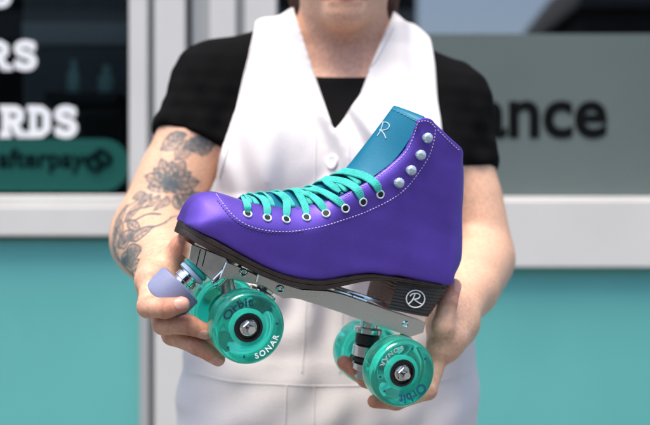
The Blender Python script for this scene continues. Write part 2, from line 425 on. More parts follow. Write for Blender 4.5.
leather = mat('purple_leather', (.105, .055, .41), .46, .45, bump=.14, bscale=1100, vary=.07, vscale=28, spec=.6, detail=8)
tl = mat('teal_leather', (.002, .135, .235), .42, .1, bump=.08, bscale=900, vary=.06, vscale=30, spec=.22)
lining = mat('lining', (.28, .16, .15), .8)
solem = mat('dark_sole', (.030, .020, .017), .45, vary=.3, vscale=60, bump=.2, bscale=300)
heelm = mat('stacked_heel', (.028, .021, .019), .4, vary=.25, vscale=80)
heelf = mat('heel_front', (.085, .032, .022), .25, vary=.15, vscale=60)
alu = mat('cast_aluminium', (.64, .67, .64), .30, 1, vary=.05, vscale=60, bump=.03, bscale=900)
chrome = mat('chrome', (.72, .74, .74), .10, 1, vary=.03, vscale=80)
steel = mat('nut_steel', (.55, .56, .56), .24, 1, vary=.05, vscale=300)
dchrome = mat('dark_chrome', (.66, .69, .67), .14, 1, vary=.08, vscale=60)
ure = mat('teal_urethane', (.06, .88, .72), .08, trans=.88, ior=1.42, spec=.5)
core = mat('wheel_core', (.55, .88, .80), .35)
rubber = mat('black_rubber', (.010, .010, .011), .35)
lav = mat('lavender_rubber', (.20, .225, .37), .5, vary=.05, vscale=60, bump=.1, bscale=500)
lace_m = mat('teal_lace', (.02, .50, .43), .7, bump=.7, bscale=1100, vary=.14, vscale=500, sheen=.3)
eyem = mat('eyelet_white', (.62, .72, .78), .25, .3)
thread = mat('pale_thread', (.50, .42, .62), .7); dthread = mat('dark_thread', (.05, .03, .16), .7)
ink_w = mat('white_print', (.75, .78, .78), .5); ink_d = mat('dark_print', (.008, .07, .13), .4)
bluew = mat('light_blue_washer', (.38, .52, .68), .4); teal_refl = mat('teal_reflection', (.03, .48, .42), .3)
stay = mat('heel_stay', (.16, .02, .17), .4)

# ---- upper: outline (photo trace brought to the skate's own plane), with edge rounding per point: (R in plane, B across, s edge inset)
TOE = (40, 36, 0); VT = (34, 36, 0); EY0 = (34, 36, 3); EY1 = (18, 17, 4); CO = (5, 2.5, 3); BK = (30, 27, 0); BO = (11, 5, 3)
OUT = [(180.5, 222, 0, TOE), (180.5, 215, -6, TOE), (182.5, 208, -6, TOE), (187, 201, -5, TOE), (195, 195, 0, TOE), (205, 192.5, 4, TOE), (216, 192.2, 8, VT), (226, 194.5, 14, VT),
       (240, 199.5, 20, EY0), (258, 204, 22, EY0), (275.5, 206, 24, EY0), (290, 207.5, 25, EY0), (315, 203.5, 27, EY0), (338, 195.5, 28, EY1), (351, 189, 28, EY1), (372, 177.5, 29, EY1), (392, 162.5, 30, EY1),
       (404.5, 149.5, 31, EY1), (411.5, 134, 32, EY1), (414.5, 122, 33, CO), (419, 118, 34, CO), (429, 118.5, 34, CO), (436, 125, 34, CO), (449, 138, 32, CO), (459.5, 148.5, 28, CO),
       (463.5, 154, 24, BK), (464.2, 166, 18, BK), (464.5, 190, 16, BK), (464, 215, 16, BK), (463, 240, 12, BK), (459.5, 262, 10, BK), (452, 281, 18, BK),
       (449.5, 284.5, 22, BO), (434.6, 284, 31, BO), (417.7, 281, 33, BO), (400, 277, 34, BO), (387, 276.3, 34, BO), (370.5, 274, 35, BO), (346, 277, 37, BO), (331, 280, 39, BO), (314, 281, 41, BO), (289, 277, 43, BO),
       (264.6, 267.5, 44, BO), (240, 254.5, 43, BO), (215, 240, 38, BO), (198, 231, 26, BO), (186, 225, 10, BO)]
op = np.array([loc(a, b_, c) for a, b_, c, _ in OUT]); opar = np.array([d for *_, d in OUT], float)
def dense(pts, par, step=1.5):
    A, Bp = [], []
    for i in range(len(pts)):
        a, c = pts[i], pts[(i+1) % len(pts)]; k = max(1, int(np.linalg.norm(c-a)/step))
        for j in range(k): A.append(a+(c-a)*j/k); Bp.append(par[i]+(par[(i+1) % len(pts)]-par[i])*j/k)
    return np.array(A), np.array(Bp)
def closed_cat(pts, par, per=5):
    n = len(pts); A = []; Bp = []
    for i in range(n):
        a, c, d, e = pts[i-1], pts[i], pts[(i+1) % n], pts[(i+2) % n]
        for j in range(per):
            t = j/per; A.append(.5*((2*c)+(-a+d)*t+(2*a-5*c+4*d-e)*t*t+(-a+3*c-3*d+e)*t**3)); Bp.append(par[i]+(par[(i+1) % n]-par[i])*t)
    return np.array(A), np.array(Bp)
cp, cpar = closed_cat(op, opar); dp, dpar = dense(cp, cpar)
n_eye0, n_col1 = 10*5, 24*5
openline = cp[n_eye0:n_col1]
# 2-D fields on a grid
GH = 1.25
gl0, gl1, gu0, gu1 = -165., 165., -50., 190.
GX = np.arange(gl0, gl1, GH); GU = np.arange(gu0, gu1, GH); gx, gu = np.meshgrid(GX, GU, indexing='ij'); gp = np.stack([gx, gu], -1).reshape(-1, 2)
def segdist(p, a, b_):
    best = np.full(len(p), 1e9)
    for i in range(len(a)):
        ab = b_[i]-a[i]; t = np.clip(((p-a[i])@ab)/(ab@ab+1e-12), 0, 1); best = np.minimum(best, ((p-a[i]-t[:, None]*ab)**2).sum(1))
    return np.sqrt(best)
def inside(p, poly):
    c = np.zeros(len(p), bool); n = len(poly)
    for i in range(n):
        a, b_ = poly[i], poly[(i+1) % n]; m = (a[1] > p[:, 1]) != (b_[1] > p[:, 1])
        c ^= m & (p[:, 0] < (b_[0]-a[0])*(p[:, 1]-a[1])/((b_[1]-a[1]) or 1e-9)+a[0])
    return c
sd2 = segdist(gp, cp, np.roll(cp, -1, 0)); ins_ = inside(gp, cp)
wsum = np.zeros(len(gp)); psum = np.zeros((len(gp), 3)); dsum = np.zeros(len(gp))
for q_, par_ in zip(dp, dpar):
    r2_ = ((gp-q_)**2).sum(1); ww = 1/(r2_+60)**2; dsum += 1.45/(r2_+.3)**2.25; wsum += ww; psum += ww[:, None]*par_
par2 = psum/wsum[:, None]
PB_ = math.gamma(.5)*math.gamma(1.75)/math.gamma(2.25)                                      # a power-mean distance has no ridges
soft = (PB_/dsum)**(1/3.5); mixd = np.clip((sd2-3)/8, 0, 1); sd2 = sd2*(1-mixd)+np.minimum(soft, sd2)*mixd
sd2[~ins_] *= -1
WT = np.array([(-170, 40), (-130, 42.5), (-100, 45), (-65, 46), (-25, 43), (15, 38), (55, 35.5), (95, 35), (150, 34)])
Wf = np.interp(gp[:, 0], WT[:, 0], WT[:, 1])
Wf = Wf+3.0*np.clip((gp[:, 1]-110)/60, 0, 1)-2.5*np.exp(-((gp[:, 1]-70)/30)**2)*np.clip((gp[:, 0]-40)/40, 0, 1)
Rf, Bf, Sf = par2.T
rr_ = np.clip((Rf-(sd2+Sf))/Rf, 0, None)
hw = np.where(rr_ < 1, Wf-Bf+Bf*np.sqrt(np.clip(1-rr_**2, 0, 1)), Wf-Bf-(rr_-1)*Rf)          # half width of the boot at (l,u)
dopen = segdist(gp, openline[:-1], openline[1:])
sh_ = gx.shape; SD2, HW, RR, WF, BF, DOP = [a.reshape(sh_) for a in (sd2, hw, rr_, Wf, Bf, dopen)]
nn_ = np.arange(-54, 54.1, GH)
A3 = np.abs(nn_)[None, None, :]
Fo = np.sqrt(RR[:, :, None]**2+(np.clip(A3-(WF-BF)[:, :, None], 0, None)/BF[:, :, None])**2)-1
Fo = Fo*BF[:, :, None]; Fo = np.where(RR[:, :, None]+0*A3 < 1e-6, np.maximum(A3-WF[:, :, None], -BF[:, :, None]), Fo)
Fo = smax(Fo, np.broadcast_to(-SD2[:, :, None], Fo.shape), 1.5)
cav = np.maximum(A3-(HW-3.6)[:, :, None], np.maximum(DOP-45, 8-np.maximum(SD2, 0)+np.where(DOP < 44, np.where(DOP-SD2 < 3, -40, 0), 0))[:, :, None])
cav = np.maximum(cav, (loc(262, 205, 22)[0]-gx)[:, :, None]); Fo = smax(Fo, -cav, 1.0)
def boot_f(p, _):
    l = p[:, 0]; ix = np.clip(np.rint((p-np.array([gl0, gu0, -54]))/GH).astype(int), 0, np.array(Fo.shape)-1)
    return Fo[ix[:, 0], ix[:, 1], ix[:, 2]]
V, F_ = nets(boot_f, (gl0, gu0, -54), (gl0+24*GH*math.ceil(len(GX)/24), gu0+24*GH*math.ceil(len(GU)/24), 54), GH, cull=False)
V = smooth_mesh(V, F_, 3, .5)
V = V+.45*waves(V*np.array([1, 1, .6]), .10, 9, 5)[:, None]*np.array([0, 0, 1.])*np.sign(V[:, 2:3])*np.clip(np.abs(V[:, 2:3])/15-.6, 0, 1)
KV = np.stack([(V[:, 0]-L0)/1000, -V[:, 2]/1000, (V[:, 1]-U0)/1000], 1)
boot = np_object('boot', KV, F_[:, ::-1] if False else F_, leather, skate)
bm = bmesh.new(); bm.from_mesh(boot.data); bmesh.ops.recalc_face_normals(bm, faces=bm.faces); bm.to_mesh(boot.data); bm.free()
BV = BVHTree.FromPolygons([Vector(v) for v in KV], [list(map(int, q_)) for q_ in F_])
SMI = SM.inverted()
def hit(px, py, tree=BV):
    o = SMI @ Vector(CAMP); d = (SMI.to_3x3() @ Vector(P(px, py, 1.)-CAMP)).normalized()
    h_, n_, i_, t_ = tree.ray_cast(o, d)
    if h_ is None: return None, None
    if n_.dot(d) > 0: n_ = -n_
    return np.array(h_), np.array(n_)
def path_hits(pts, per=8):
    out = []
    for q_ in catmull([np.array(p) for p in pts], per):
        h_, n_ = hit(*q_)
        if h_ is not None: out.append((h_, n_))
    return out
def stitches(pts, name_m, length=.0021, gap=.0013, r=.0005, lift=.0003):
    hs = path_hits(pts, 20); mb = MB()
    p = np.array([h_ for h_, _ in hs]); nrm_ = np.array([n_ for _, n_ in hs])
    s = np.concatenate([[0], np.cumsum(np.linalg.norm(np.diff(p, axis=0), axis=1))]); t = 0
    ip = lambda x: np.array([np.interp(x, s, p[:, k]) for k in range(3)])+lift*nrm(np.array([np.interp(x, s, nrm_[:, k]) for k in range(3)]))
    while t+length < s[-1]:
        a, c = ip(t), ip(t+length); mb.tube([a, a+(c-a)*.2+0, c-(c-a)*.2, c], [r*.5, r, r, r*.5], 6); t += length+gap
    return mb
vamp = [(216, 194), (219.5, 199), (223.7, 204.5), (233.4, 216), (245.8, 224.5), (260, 229.3), (274, 231.4), (290, 231.6), (307, 229.5), (325.4, 225.6), (343.8, 219.8), (362.3, 213.4), (380.8, 205), (394.6, 197.3), (407, 187.2), (419.3, 171.6), (429.2, 155.6), (434.2, 139.5), (435.4, 128)]
mb = stitches(vamp, thread); mb.build('stitching', thread, boot)
mb = stitches([(p[0]-2.2, p[1]+1.6) for p in vamp[1:9]], dthread); mb.build('stitching', dthread, boot)
mb = stitches([(345, 196.3), (355, 190.3), (372, 180.7), (392, 166), (406.5, 151.5), (414.2, 135), (417.5, 123.5), (421, 121.2), (429, 121.7), (436.5, 128.8)], thread); mb.build('stitching', thread, boot)
mb = stitches([(437.5, 129.8), (449, 141), (460.5, 151.5)], thread); mb.build('stitching', thread, boot)
# back stay: a thin piping down the heel
pt_ = [(464.2, 165), (464.6, 190), (464, 215), (463, 240), (459, 262), (452.5, 278)]
bk = catmull([K(*(lambda a: (a[0]-.4, 3, a[1]))(loc(x, y, 16))) for x, y in pt_], 8)
MB().tube(bk, .0016, 8).build('back_piping', stay, boot)

# ---- eyelets, hooks
eyelets = [(247.6, 214), (267.2, 218), (286, 219.6), (306.5, 217.6), (326, 213.6), (345.3, 208.6), (362.9, 202.0), (380.2, 194.4)]
EP = [hit(*e) for e in eyelets]
for p, n in EP:
    th = np.linspace(0, 2*math.pi, 13)[:-1]; mb = MB()
    mb.lathe(p+n*.0002, n, [(0, .0046), (.0009, .0044), (.0013, .0037), (.0010, .0030), (-.0004, .0026)], 24)
    o = mb.build('eyelet', eyem, boot)
    MB().lathe(p+n*.0001, n, [(0, .0029), (.0012, .0027)], 16).build('eyelet_hole', rubber, o)
for hx in ((425.5, 137.5), (418.8, 154.6), (409.2, 169.9), (397.1, 182.5)):
    p, n = hit(*hx); mb = MB()
    mb.lathe(p, n, [(0, .0040), (.0008, .0042), (.0012, .0030), (.0026, .0028), (.0032, .0046), (.0046, .0054), (.0064, .0052), (.0080, .0041), (.0089, .0024), (.0092, .0006)], 12, smooth=True)
    mb.build('lace_hook', mat('hook_enamel', (.50, .62, .70), .14, .45), boot, angle=.35)

# ---- tongue: a saddle sheet between the two eyestays
rid = np.array([loc(x, y, n) for x, y, n in ((246, 197.5, 0), (263, 194, 0), (283, 192, 0), (302, 189.5, 0), (320, 183.5, -2), (333, 175.5, -4), (344, 167.5, -6), (358, 149, -8), (374, 128, -8), (391.5, 105.5, -6))])
est = np.array([loc(x, y, n) for x, y, n in ((249, 205, 18), (262, 207.5, 21), (283, 209.5, 22), (306, 207.5, 23), (328, 201.5, 24), (346, 194, 25), (359, 187, 25), (379, 175, 26), (399, 158, 27), (424, 117.5, 26))])
hwid = np.array([18, 21, 22, 23, 24, 25, 25.5, 26.5, 28, 30.])
rid = np.array(catmull(rid, 6)); est = np.array(catmull(est, 6)); hwid = np.interp(np.linspace(0, 9, len(rid)), np.arange(10), hwid)
TT = []
NP = 25
for r_, e_, h_ in zip(rid, est, hwid):
    for k in range(NP):
        ph = -math.pi/2+math.pi*k/(NP-1); f = 1-(abs(math.sin(ph))**2+.02)**.58+.02**.58; q_ = e_+(r_-e_)*f; TT.append(K(q_[0], h_*math.sin(ph), q_[1]))
mb = MB(); NR = len(rid)
mb.add(TT, [(i*NP+k, i*NP+k+1, (i+1)*NP+k+1, (i+1)*NP+k) for i in range(NR-1) for k in range(NP-1)])
tong = mb.build('tongue', [tl, lining], skate)
i_ = (NR//2)*NP+NP//2; a_, b_, c_ = (np.array(TT[k]) for k in (i_, i_+1, i_+NP))
want = K(*(lambda d: (d[0], 0, d[1]))(rid[NR//2]-est[NR//2]+np.array([L0, U0])))      # forward-and-up direction of the saddle
if Vector(tong.data.polygons[(NR//2)*(NP-1)+NP//2].normal).dot(Vector(want)) < 0: tong.data.flip_normals()
sm_ = tong.modifiers.new('thick', 'SOLIDIFY'); sm_.thickness = .004; sm_.offset = -1; sm_.material_offset_rim = 0
TV = BVHTree.FromPolygons([Vector(v) for v in TT], [(i*NP+k, i*NP+k+1, (i+1)*NP+k+1, (i+1)*NP+k) for i in range(NR-1) for k in range(NP-1)])
def tstroke(pts, r, lift=.0004, mb=None, per=8):
    mb = mb or MB(); out = []
    for q_ in catmull(pts, per):
        h_, n_ = hit(q_[0], q_[1], TV)
        if h_ is not None: out.append(h_+n_*lift)
    if len(out) > 2: mb.tube(out, r, 6)
    return mb
mb = tstroke([(375, 127), (379, 123.5), (386, 122.5), (389.5, 125.5), (387, 129.5), (381, 130.5), (379.5, 130)], .0006)
tstroke([(383.5, 122), (380.5, 131), (377.5, 136)], .0006, mb=mb); tstroke([(381, 130.5), (384, 134), (386, 138.5)], .0006, mb=mb)
mb.build('lettering', mat('pale_embroidery', (.42, .58, .66), .6), tong)
hs = []
mbs = MB()
for i in range(4, NR*NP):
    pass
top = [np.array(TT[(NR-2)*NP+k]) for k in range(NP)]
acc = 0
for k in range(4, NP-4):
    a, c = top[k], top[k+1]; n_ = np.array([0, 0, 1.])*0+np.cross(c-a, np.array(TT[(NR-3)*NP+k])-a); n_ /= np.linalg.norm(n_)+1e-9
    if n_[1] > 0: n_ = -n_
    mbs.tube([a+.0004*n_, a+(c-a)*.6+.0004*n_], .0004, 6)
mbs.build('stitching', mat('teal_thread', (.10, .35, .42), .7), tong)

# ---- laces: flat ribbons over the tongue
def inv(p): return np.array([p[0]*1000+L0, -p[1]*1000, p[2]*1000+U0])
def mir(p): return np.array([p[0], -p[1], p[2]])
def ribbon(mb, ctrl, wd=.0078, th=.0018, per=7):
    """ctrl: list of (point, outward normal)"""
    P_ = catmull([c[0] for c in ctrl], per); N_ = catmull([c[1] for c in ctrl], per); V_, F2 = [], []
    prof = [(-.5, 0), (-.42, .5), (0, .62), (.42, .5), (.5, 0), (.42, -.5), (-.42, -.5)]; m = len(prof)
    for i, (p, n) in enumerate(zip(P_, N_)):
        t = P_[min(i+1, len(P_)-1)]-P_[max(i-1, 0)]; t = t/(np.linalg.norm(t)+1e-9)
        n = n-t*(n@t); n = n/(np.linalg.norm(n)+1e-9); s = np.cross(t, n)
        e = min(i, len(P_)-1-i); kf = .62+.38*min(1, e/4)
        for a, c in prof: V_.append(p+s*a*wd*kf+n*c*th)
    for i in range(len(P_)-1):
        for k in range(m): F2.append((i*m+k, i*m+(k+1) % m, (i+1)*m+(k+1) % m, (i+1)*m+k))
    F2 += [tuple(range(m))[::-1], tuple((len(P_)-1)*m+k for k in range(m))]
    mb.add(V_, F2)
def tong_at(s, ph, lift=.003):
    """point on the tongue: s along (0..1), ph across"""
    i = min(max(s, 0), 1)*(NR-1); i0 = int(min(i, NR-2)); f = i-i0
    r_ = rid[i0]*(1-f)+rid[i0+1]*f; e_ = est[i0]*(1-f)+est[i0+1]*f; h_ = hwid[i0]*(1-f)+hwid[i0+1]*f
    c = 1-(abs(math.sin(ph))**2+.02)**.58+.02**.58; q_ = e_+(r_-e_)*c; p = K(q_[0], h_*math.sin(ph), q_[1])
    d = (r_-e_); d = d/np.linalg.norm(d)*math.cos(ph)*.95; n = np.array([d[0], -math.sin(ph), d[1]]); n = n/np.linalg.norm(n)
    return p+n*lift, n
def s_of(i):
    """tongue parameter opposite eyelet i"""
    e = inv(EP[min(max(int(round(i)), 0), 7)][0]); k = np.argmin(((est-np.array([e[0], e[2]]))**2).sum(1)); return k/(NR-1)
LX = [(340, 193.5), (332.5, 189), (324, 184.6), (316, 184.5)]
LP = [[(247.6, 213.2), (246.4, 206), (242, 199.8), (236, 195)], [(267, 217), (266.4, 209), (262, 201.5), (255, 195.5)], [(286, 218.5), (286.2, 210.5), (285.6, 203.5), (279, 197)],
      [(306.5, 216.4), (304.5, 207), (299.5, 199), (294, 193)], [(326, 212.4), (320.5, 204.8), (312.5, 199.2), (304, 196)], [(345.2, 207.4), (335.5, 200.2), (323, 194.8), (311, 192.6)],
      [(362.8, 200.8), (356.5, 190.5), (347, 185), (335, 182.4), (324, 182.8)], [(380.2, 193.2), (374.5, 184.2), (364.5, 178.4), (351, 175), (341, 175)]]
def both(px, py):
    a = hit(px, py); c = hit(px, py, TV); co = np.array(SMI @ Vector(CAMP))
    if a[0] is None: return c
    if c[0] is None: return a
    return a if np.linalg.norm(a[0]-co) < np.linalg.norm(c[0]-co) else c
for i in range(8):                                    # over strands: out of each near eyelet, across the tongue to the far side
    s1 = s_of(i); s0 = s_of(i-1) if i else .0; mb = MB(); ctrl = []
    for j, q_ in enumerate(LP[i]):
        h_, n_ = both(*q_)
        if h_ is None: continue
        lift = (.0002, .0026, .0038, .0042, .0044)[j]+.0006*(i % 2)*(j > 1)
        ctrl.append((h_+n_*lift, n_))
    e = inv(ctrl[-1][0]); k = int(np.argmin(((rid-e[[0, 2]])**2).sum(1))); sk_ = k/(NR-1)
    for ph, ds in ((-.5, -.015), (-1.15, -.03)):
        if sk_+ds > .0: ctrl.append(tong_at(sk_+ds, ph, .0042))
    fe = EP[max(i-1, 0)]
    if i: ctrl.append((mir(fe[0])+mir(fe[1])*.001, mir(fe[1])))
    ribbon(mb, ctrl, .0090 if i > 5 else .0078, .0017); mb.build('lace', lace_m, skate)
mb = MB(); ctrl = []
for j, q_ in enumerate(LX):
    h_, n_ = both(*q_)
    if h_ is not None: ctrl.append((h_+n_*(.0022, .0052, .0064, .0060)[j], n_))
if len(ctrl) > 2: ribbon(mb, ctrl, .0076, .0017); mb.build('lace', lace_m, skate)
for i in range(8):                                    # under strands: from beneath the near edge to the far side
    s1 = s_of(i); s0 = s_of(i-1) if i else 0.0; dn = s1-s0; mb = MB()
    ctrl = [tong_at(s1-.45*dn, 1.38, .0004), tong_at(s1-.5*dn, 1.05, .0022), tong_at(s1-.75*dn, .5, .0024), tong_at(s0-.05*dn, -.2, .0024), tong_at(s0-.35*dn, -.9, .0026), tong_at(s0-.4*dn, -1.35, .0026)]
    if i == 0: ctrl = ctrl[:4]
    ribbon(mb, ctrl, .0060, .0015); mb.build('lace', lace_m, skate)
# ---- sole
st_ = np.array([loc(x, y, n) for x, y, n in ((181, 221.5, 0), (198, 231, 26), (215, 240, 38), (240, 254, 43), (264.6, 267, 44), (289, 276.6, 43), (314, 280.8, 41), (331, 279.8, 39), (346, 276.8, 37), (370.5, 273.6, 35), (387.6, 276, 34), (417.7, 280.4, 33), (434.6, 283.6, 31), (449.7, 284, 20))])
sb_ = np.array([loc(x, y, n) for x, y, n in ((180, 233.5, 0), (196, 243, 26), (212.4, 252.2, 38), (240, 265, 43), (264.6, 277.2, 44), (289, 285.8, 43), (314, 290, 41), (325, 289.9, 39), (338.5, 287, 37), (355.7, 282.4, 35), (373, 279.6, 34), (398, 281.2, 33), (434, 287, 31), (449, 288, 20))])
l0s, l1s = min(st_[0, 0], sb_[0, 0])-2, max(st_[-1, 0], sb_[-1, 0])+1
def ssort(a): a = a[np.argsort(a[:, 0])]; return a
st_, sb_ = ssort(st_), ssort(sb_)
tt = (1-np.cos(np.linspace(0, math.pi, 90)))/2; ls = l0s+(l1s-l0s)*tt
def smooth1(y, k=5): return np.convolve(np.pad(y, k//2, mode='edge'), np.ones(k)/k, 'valid')
ut = smooth1(np.interp(ls, st_[:, 0], st_[:, 1])); ub = smooth1(np.interp(ls, sb_[:, 0], sb_[:, 1]))
def planw(l):
    a = np.clip((l-l0s)/48, 0, 1); b_ = np.clip((l1s-l)/34, 0, 1)
    return (np.interp(l, WT[:, 0], WT[:, 1])+1.6)*(1-(1-a)**2.3)**(1/2.3)*(1-(1-b_)**2.2)**(1/2.2)
V, F = [], []
prof = [(0, 1, 0), (-.8, 1, 0), (0, 1, -.8), (0, .55, 0), (-.7, .5, 0), (0, .45, 0), (0, 0, .8), (-1., 0, 0)]
for l, a, c in zip(ls, ut, ub):
    h_ = max(planw(l), .3); ring = []
    for s in (1, -1):
        pr = prof if s == 1 else prof[::-1]
        for dw, f, du in pr: ring.append(K(l, s*max(h_+dw, .1), c+(a-c)*f+du))
    V += ring
m = 16
F = [(i*m+k, i*m+(k+1) % m, (i+1)*m+(k+1) % m, (i+1)*m+k) for i in range(len(ls)-1) for k in range(m)]+[tuple(range(m)), tuple((len(ls)-1)*m+k for k in range(m))[::-1]]
mb = MB(); mb.add(V, F); sole = mb.build('sole', solem, skate, angle=.5)

# ---- heel block: stacked layers
ht0, ht1 = loc(397, 282, 31), loc(449.5, 288, 16); hb0, hb1 = loc(388.5, 309.5, 31), loc(432.8, 318.5, 31)
V, F = [], []; NL = 18; NS = 34
for k in range(NL+1):
    f = k/NL; a = hb0+(ht0-hb0)*f; c = hb1+(ht1-hb1)*f; ins = .7 if k % 2 else 0
    w_ = 30.5+1.5*f-ins; lf, lb = a[0]+ins*.3, c[0]+7-5*f-ins; R_ = 30.
    ring = [(lf, w_), ]
    for x in np.linspace(lf, lb-R_, 6)[1:]: ring.append((x, w_))
    for t in np.linspace(0, math.pi, 16)[1:-1]: ring.append((lb-R_+R_*math.sin(t)**.8, w_*math.cos(t)))
    for x in np.linspace(lb-R_, lf, 6)[:-1]: ring.append((x, -w_))
    ring.append((lf, -w_)); NS = len(ring)
    for x, n_ in ring: V.append(K(x, n_, a[1]+(c[1]-a[1])*(x-a[0])/(c[0]-a[0])))
F = [(i*NS+k, i*NS+(k+1) % NS, (i+1)*NS+(k+1) % NS, (i+1)*NS+k) for i in range(NL) for k in range(NS)]
mb = MB(); mb.add(V, F+[tuple(range(NS))[::-1], tuple(NL*NS+k for k in range(NS))], 0, False)
for i in range(NL): mb.m[i*NS+NS-1] = 1
heel = mb.build('heel', [heelm, heelf], skate, angle=.12)
# round emblem on the heel: a ring with an R inside
def hflat(px, py): a = loc(px, py, 32.3); return K(a[0], 32.3, a[1])
mb = MB(); mb.tube([hflat(415.5+9.2*math.cos(t), 299+8.6*math.sin(t)) for t in np.linspace(0, 2*math.pi, 40)], .0007, 6)
for pl in ([(410, 296.2), (412.5, 294), (417.5, 293.6), (420, 295.6), (418, 298.6), (412, 299.6)], [(415, 294), (412.5, 300), (408.6, 304)], [(414, 299.4), (418, 302.4), (421.5, 304.2)]):
    mb.tube([hflat(*q_) for q_ in catmull(pl, 6)], .0007, 6)
mb.build('lettering', ink_w, heel)

# ---- plate
n0 = 21
pts = lambda lst, n: [loc(x, y, n) for x, y in lst]
mb = MB(); mb.prism(pts([(258, 274.5), (275, 282), (300, 289.5), (328, 290.5), (345, 294.5), (396.5, 313), (426, 322.5), (423.5, 333), (411.5, 337), (366, 322), (346, 314.5), (300, 299.5), (291.7, 298), (282, 298.5), (266, 287.5), (256, 282)], n0), -n0, n0, K, 0, 1.2)
plate = mb.build('plate', alu, skate)
mb = MB()
for x0, x1 in ((334, 349), (352, 366)):               # slotted ribs along the top of the plate
    a, c = loc(x0, 290+(x0-330)*.34, 16), loc(x1, 290+(x1-330)*.34, 16)
    mb.tube([K(a[0], 16, a[1]+1.2), K(c[0], 16, c[1]+1.2)], .0016, 8)
a, c = loc(330, 287.5, 8), loc(378, 303.5, 8); mb.tube([K(a[0], 10, a[1]+2), K(c[0], 10, c[1]+2)], .0022, 8)
mb.build('plate_rib', dchrome, plate)
# toe end of the plate: mount block with an angled front
mb = MB(); mb.prism(pts([(191, 244), (188.5, 259), (213.5, 282), (224, 275), (230, 264), (226, 258)], 17), -15, 17, K, 0, .8)
mb.build('toe_mount', dchrome, plate)
mb = MB(); mb.prism(pts([(226, 262), (219, 279), (232, 279.5), (262, 286), (266, 280), (240, 267)], 19), -19, 19, K, 0, 1)
mb.build('truck_mount', alu, plate)
mb = MB(); a, c = loc(236, 259, 8), loc(214, 281, 8); mb.tube([K(a[0], 10, a[1]), K(c[0], 10, c[1])], .0085, 24); mb.tube([K(c[0]*1.0, 10, c[1]), K(c[0]-2, 10, c[1]-2.2)], .0068, 20)
mb.build('pivot_cup', chrome, plate)
mb = MB()
for x in (200.5, 206.5): 
    a, c = loc(x, 249.5, 17.4), loc(x-4, 266, 17.4); mb.tube([K(a[0], 17.2, a[1]), K(c[0], 17.2, c[1])], .0005, 6)
mb.build('seam', rubber, plate)
for bx, by, nn in ((243.5, 272.5, 19.5), (405, 324, 21.3), (280, 289, 21.3)):
    a = loc(bx, by, nn); mb = MB(); mb.lathe(K(a[0], nn-1, a[1]), (0, -1, 0), [(0, .0042), (.0022, .0040), (.0030, .0030), (.0024, .0018), (.0014, .0012)], 6 if bx > 300 else 20, smooth=False); mb.build('bolt', chrome, plate)

# ---- trucks
def truck(lx, dirn):
    """lx: axle position; dirn: +1 when the kingpin leans towards +l"""
    U = -80.
    hg = MB(); hg.lathe(K(lx, -26, U), (0, -1, 0), [(0, .006), (.002, .0085), (.012, .0095), (.026, .0125), (.040, .0095), (.050, .0085), (.052, .006)], 28)
    kt, kb = loc(369.5, 322, 0), loc(362, 377, 0)
    if dirn > 0: kt, kb = (np.array([lx+(100.5-q_[0])*.86, q_[1]+3]) for q_ in (kt, kb)); kb = kb+(kt-kb)*.12
    kt3, kb3 = K(kt[0], 0, kt[1]), K(kb[0], 0, kb[1]); mid = kt3*.45+kb3*.55
    hg.tube([K(lx, 0, U), K(lx, 0, U)*.5+mid*.5, mid], [.011, .0095, .010], 16)
    hg.tube([K(lx, 0, U), K(lx-dirn*14, 0, -58), K(lx-dirn*20, 0, -46)], [.010, .008, .006], 16)
    h = hg.build('truck', alu, skate)
    ax = kb3-kt3; Lk = np.linalg.norm(ax); 
    def seg(a, c, r, m, nm, rd=.0012, n=28):
        MB().lathe(kt3+ax*a, ax, [(0, r-rd), (rd*.8, r), ((c-a)*Lk-rd*.8, r), ((c-a)*Lk, r-rd)], n).build(nm, m, h)
    seg(-.06, .10, .0095, chrome, 'kingpin_collar'); seg(.10, .20, .0148, chrome, 'cup_washer'); seg(.205, .41, .0126, rubber, 'bushing', .002)
    seg(.415, .62, .0140, chrome, 'cup_washer'); seg(.625, .73, .0125, rubber, 'bushing', .002); seg(.735, .86, .0128, chrome, 'cup_washer'); seg(.865, 1.02, .0085, chrome, 'kingpin_nut', .0006, 6)
    MB().lathe(K(lx, -64, U), (0, -1, 0), [(0, .0035), (.128, .0035)], 12).build('axle', chrome, h)
    return h
tf = truck(-66.5, 1); tr = truck(103, -1)

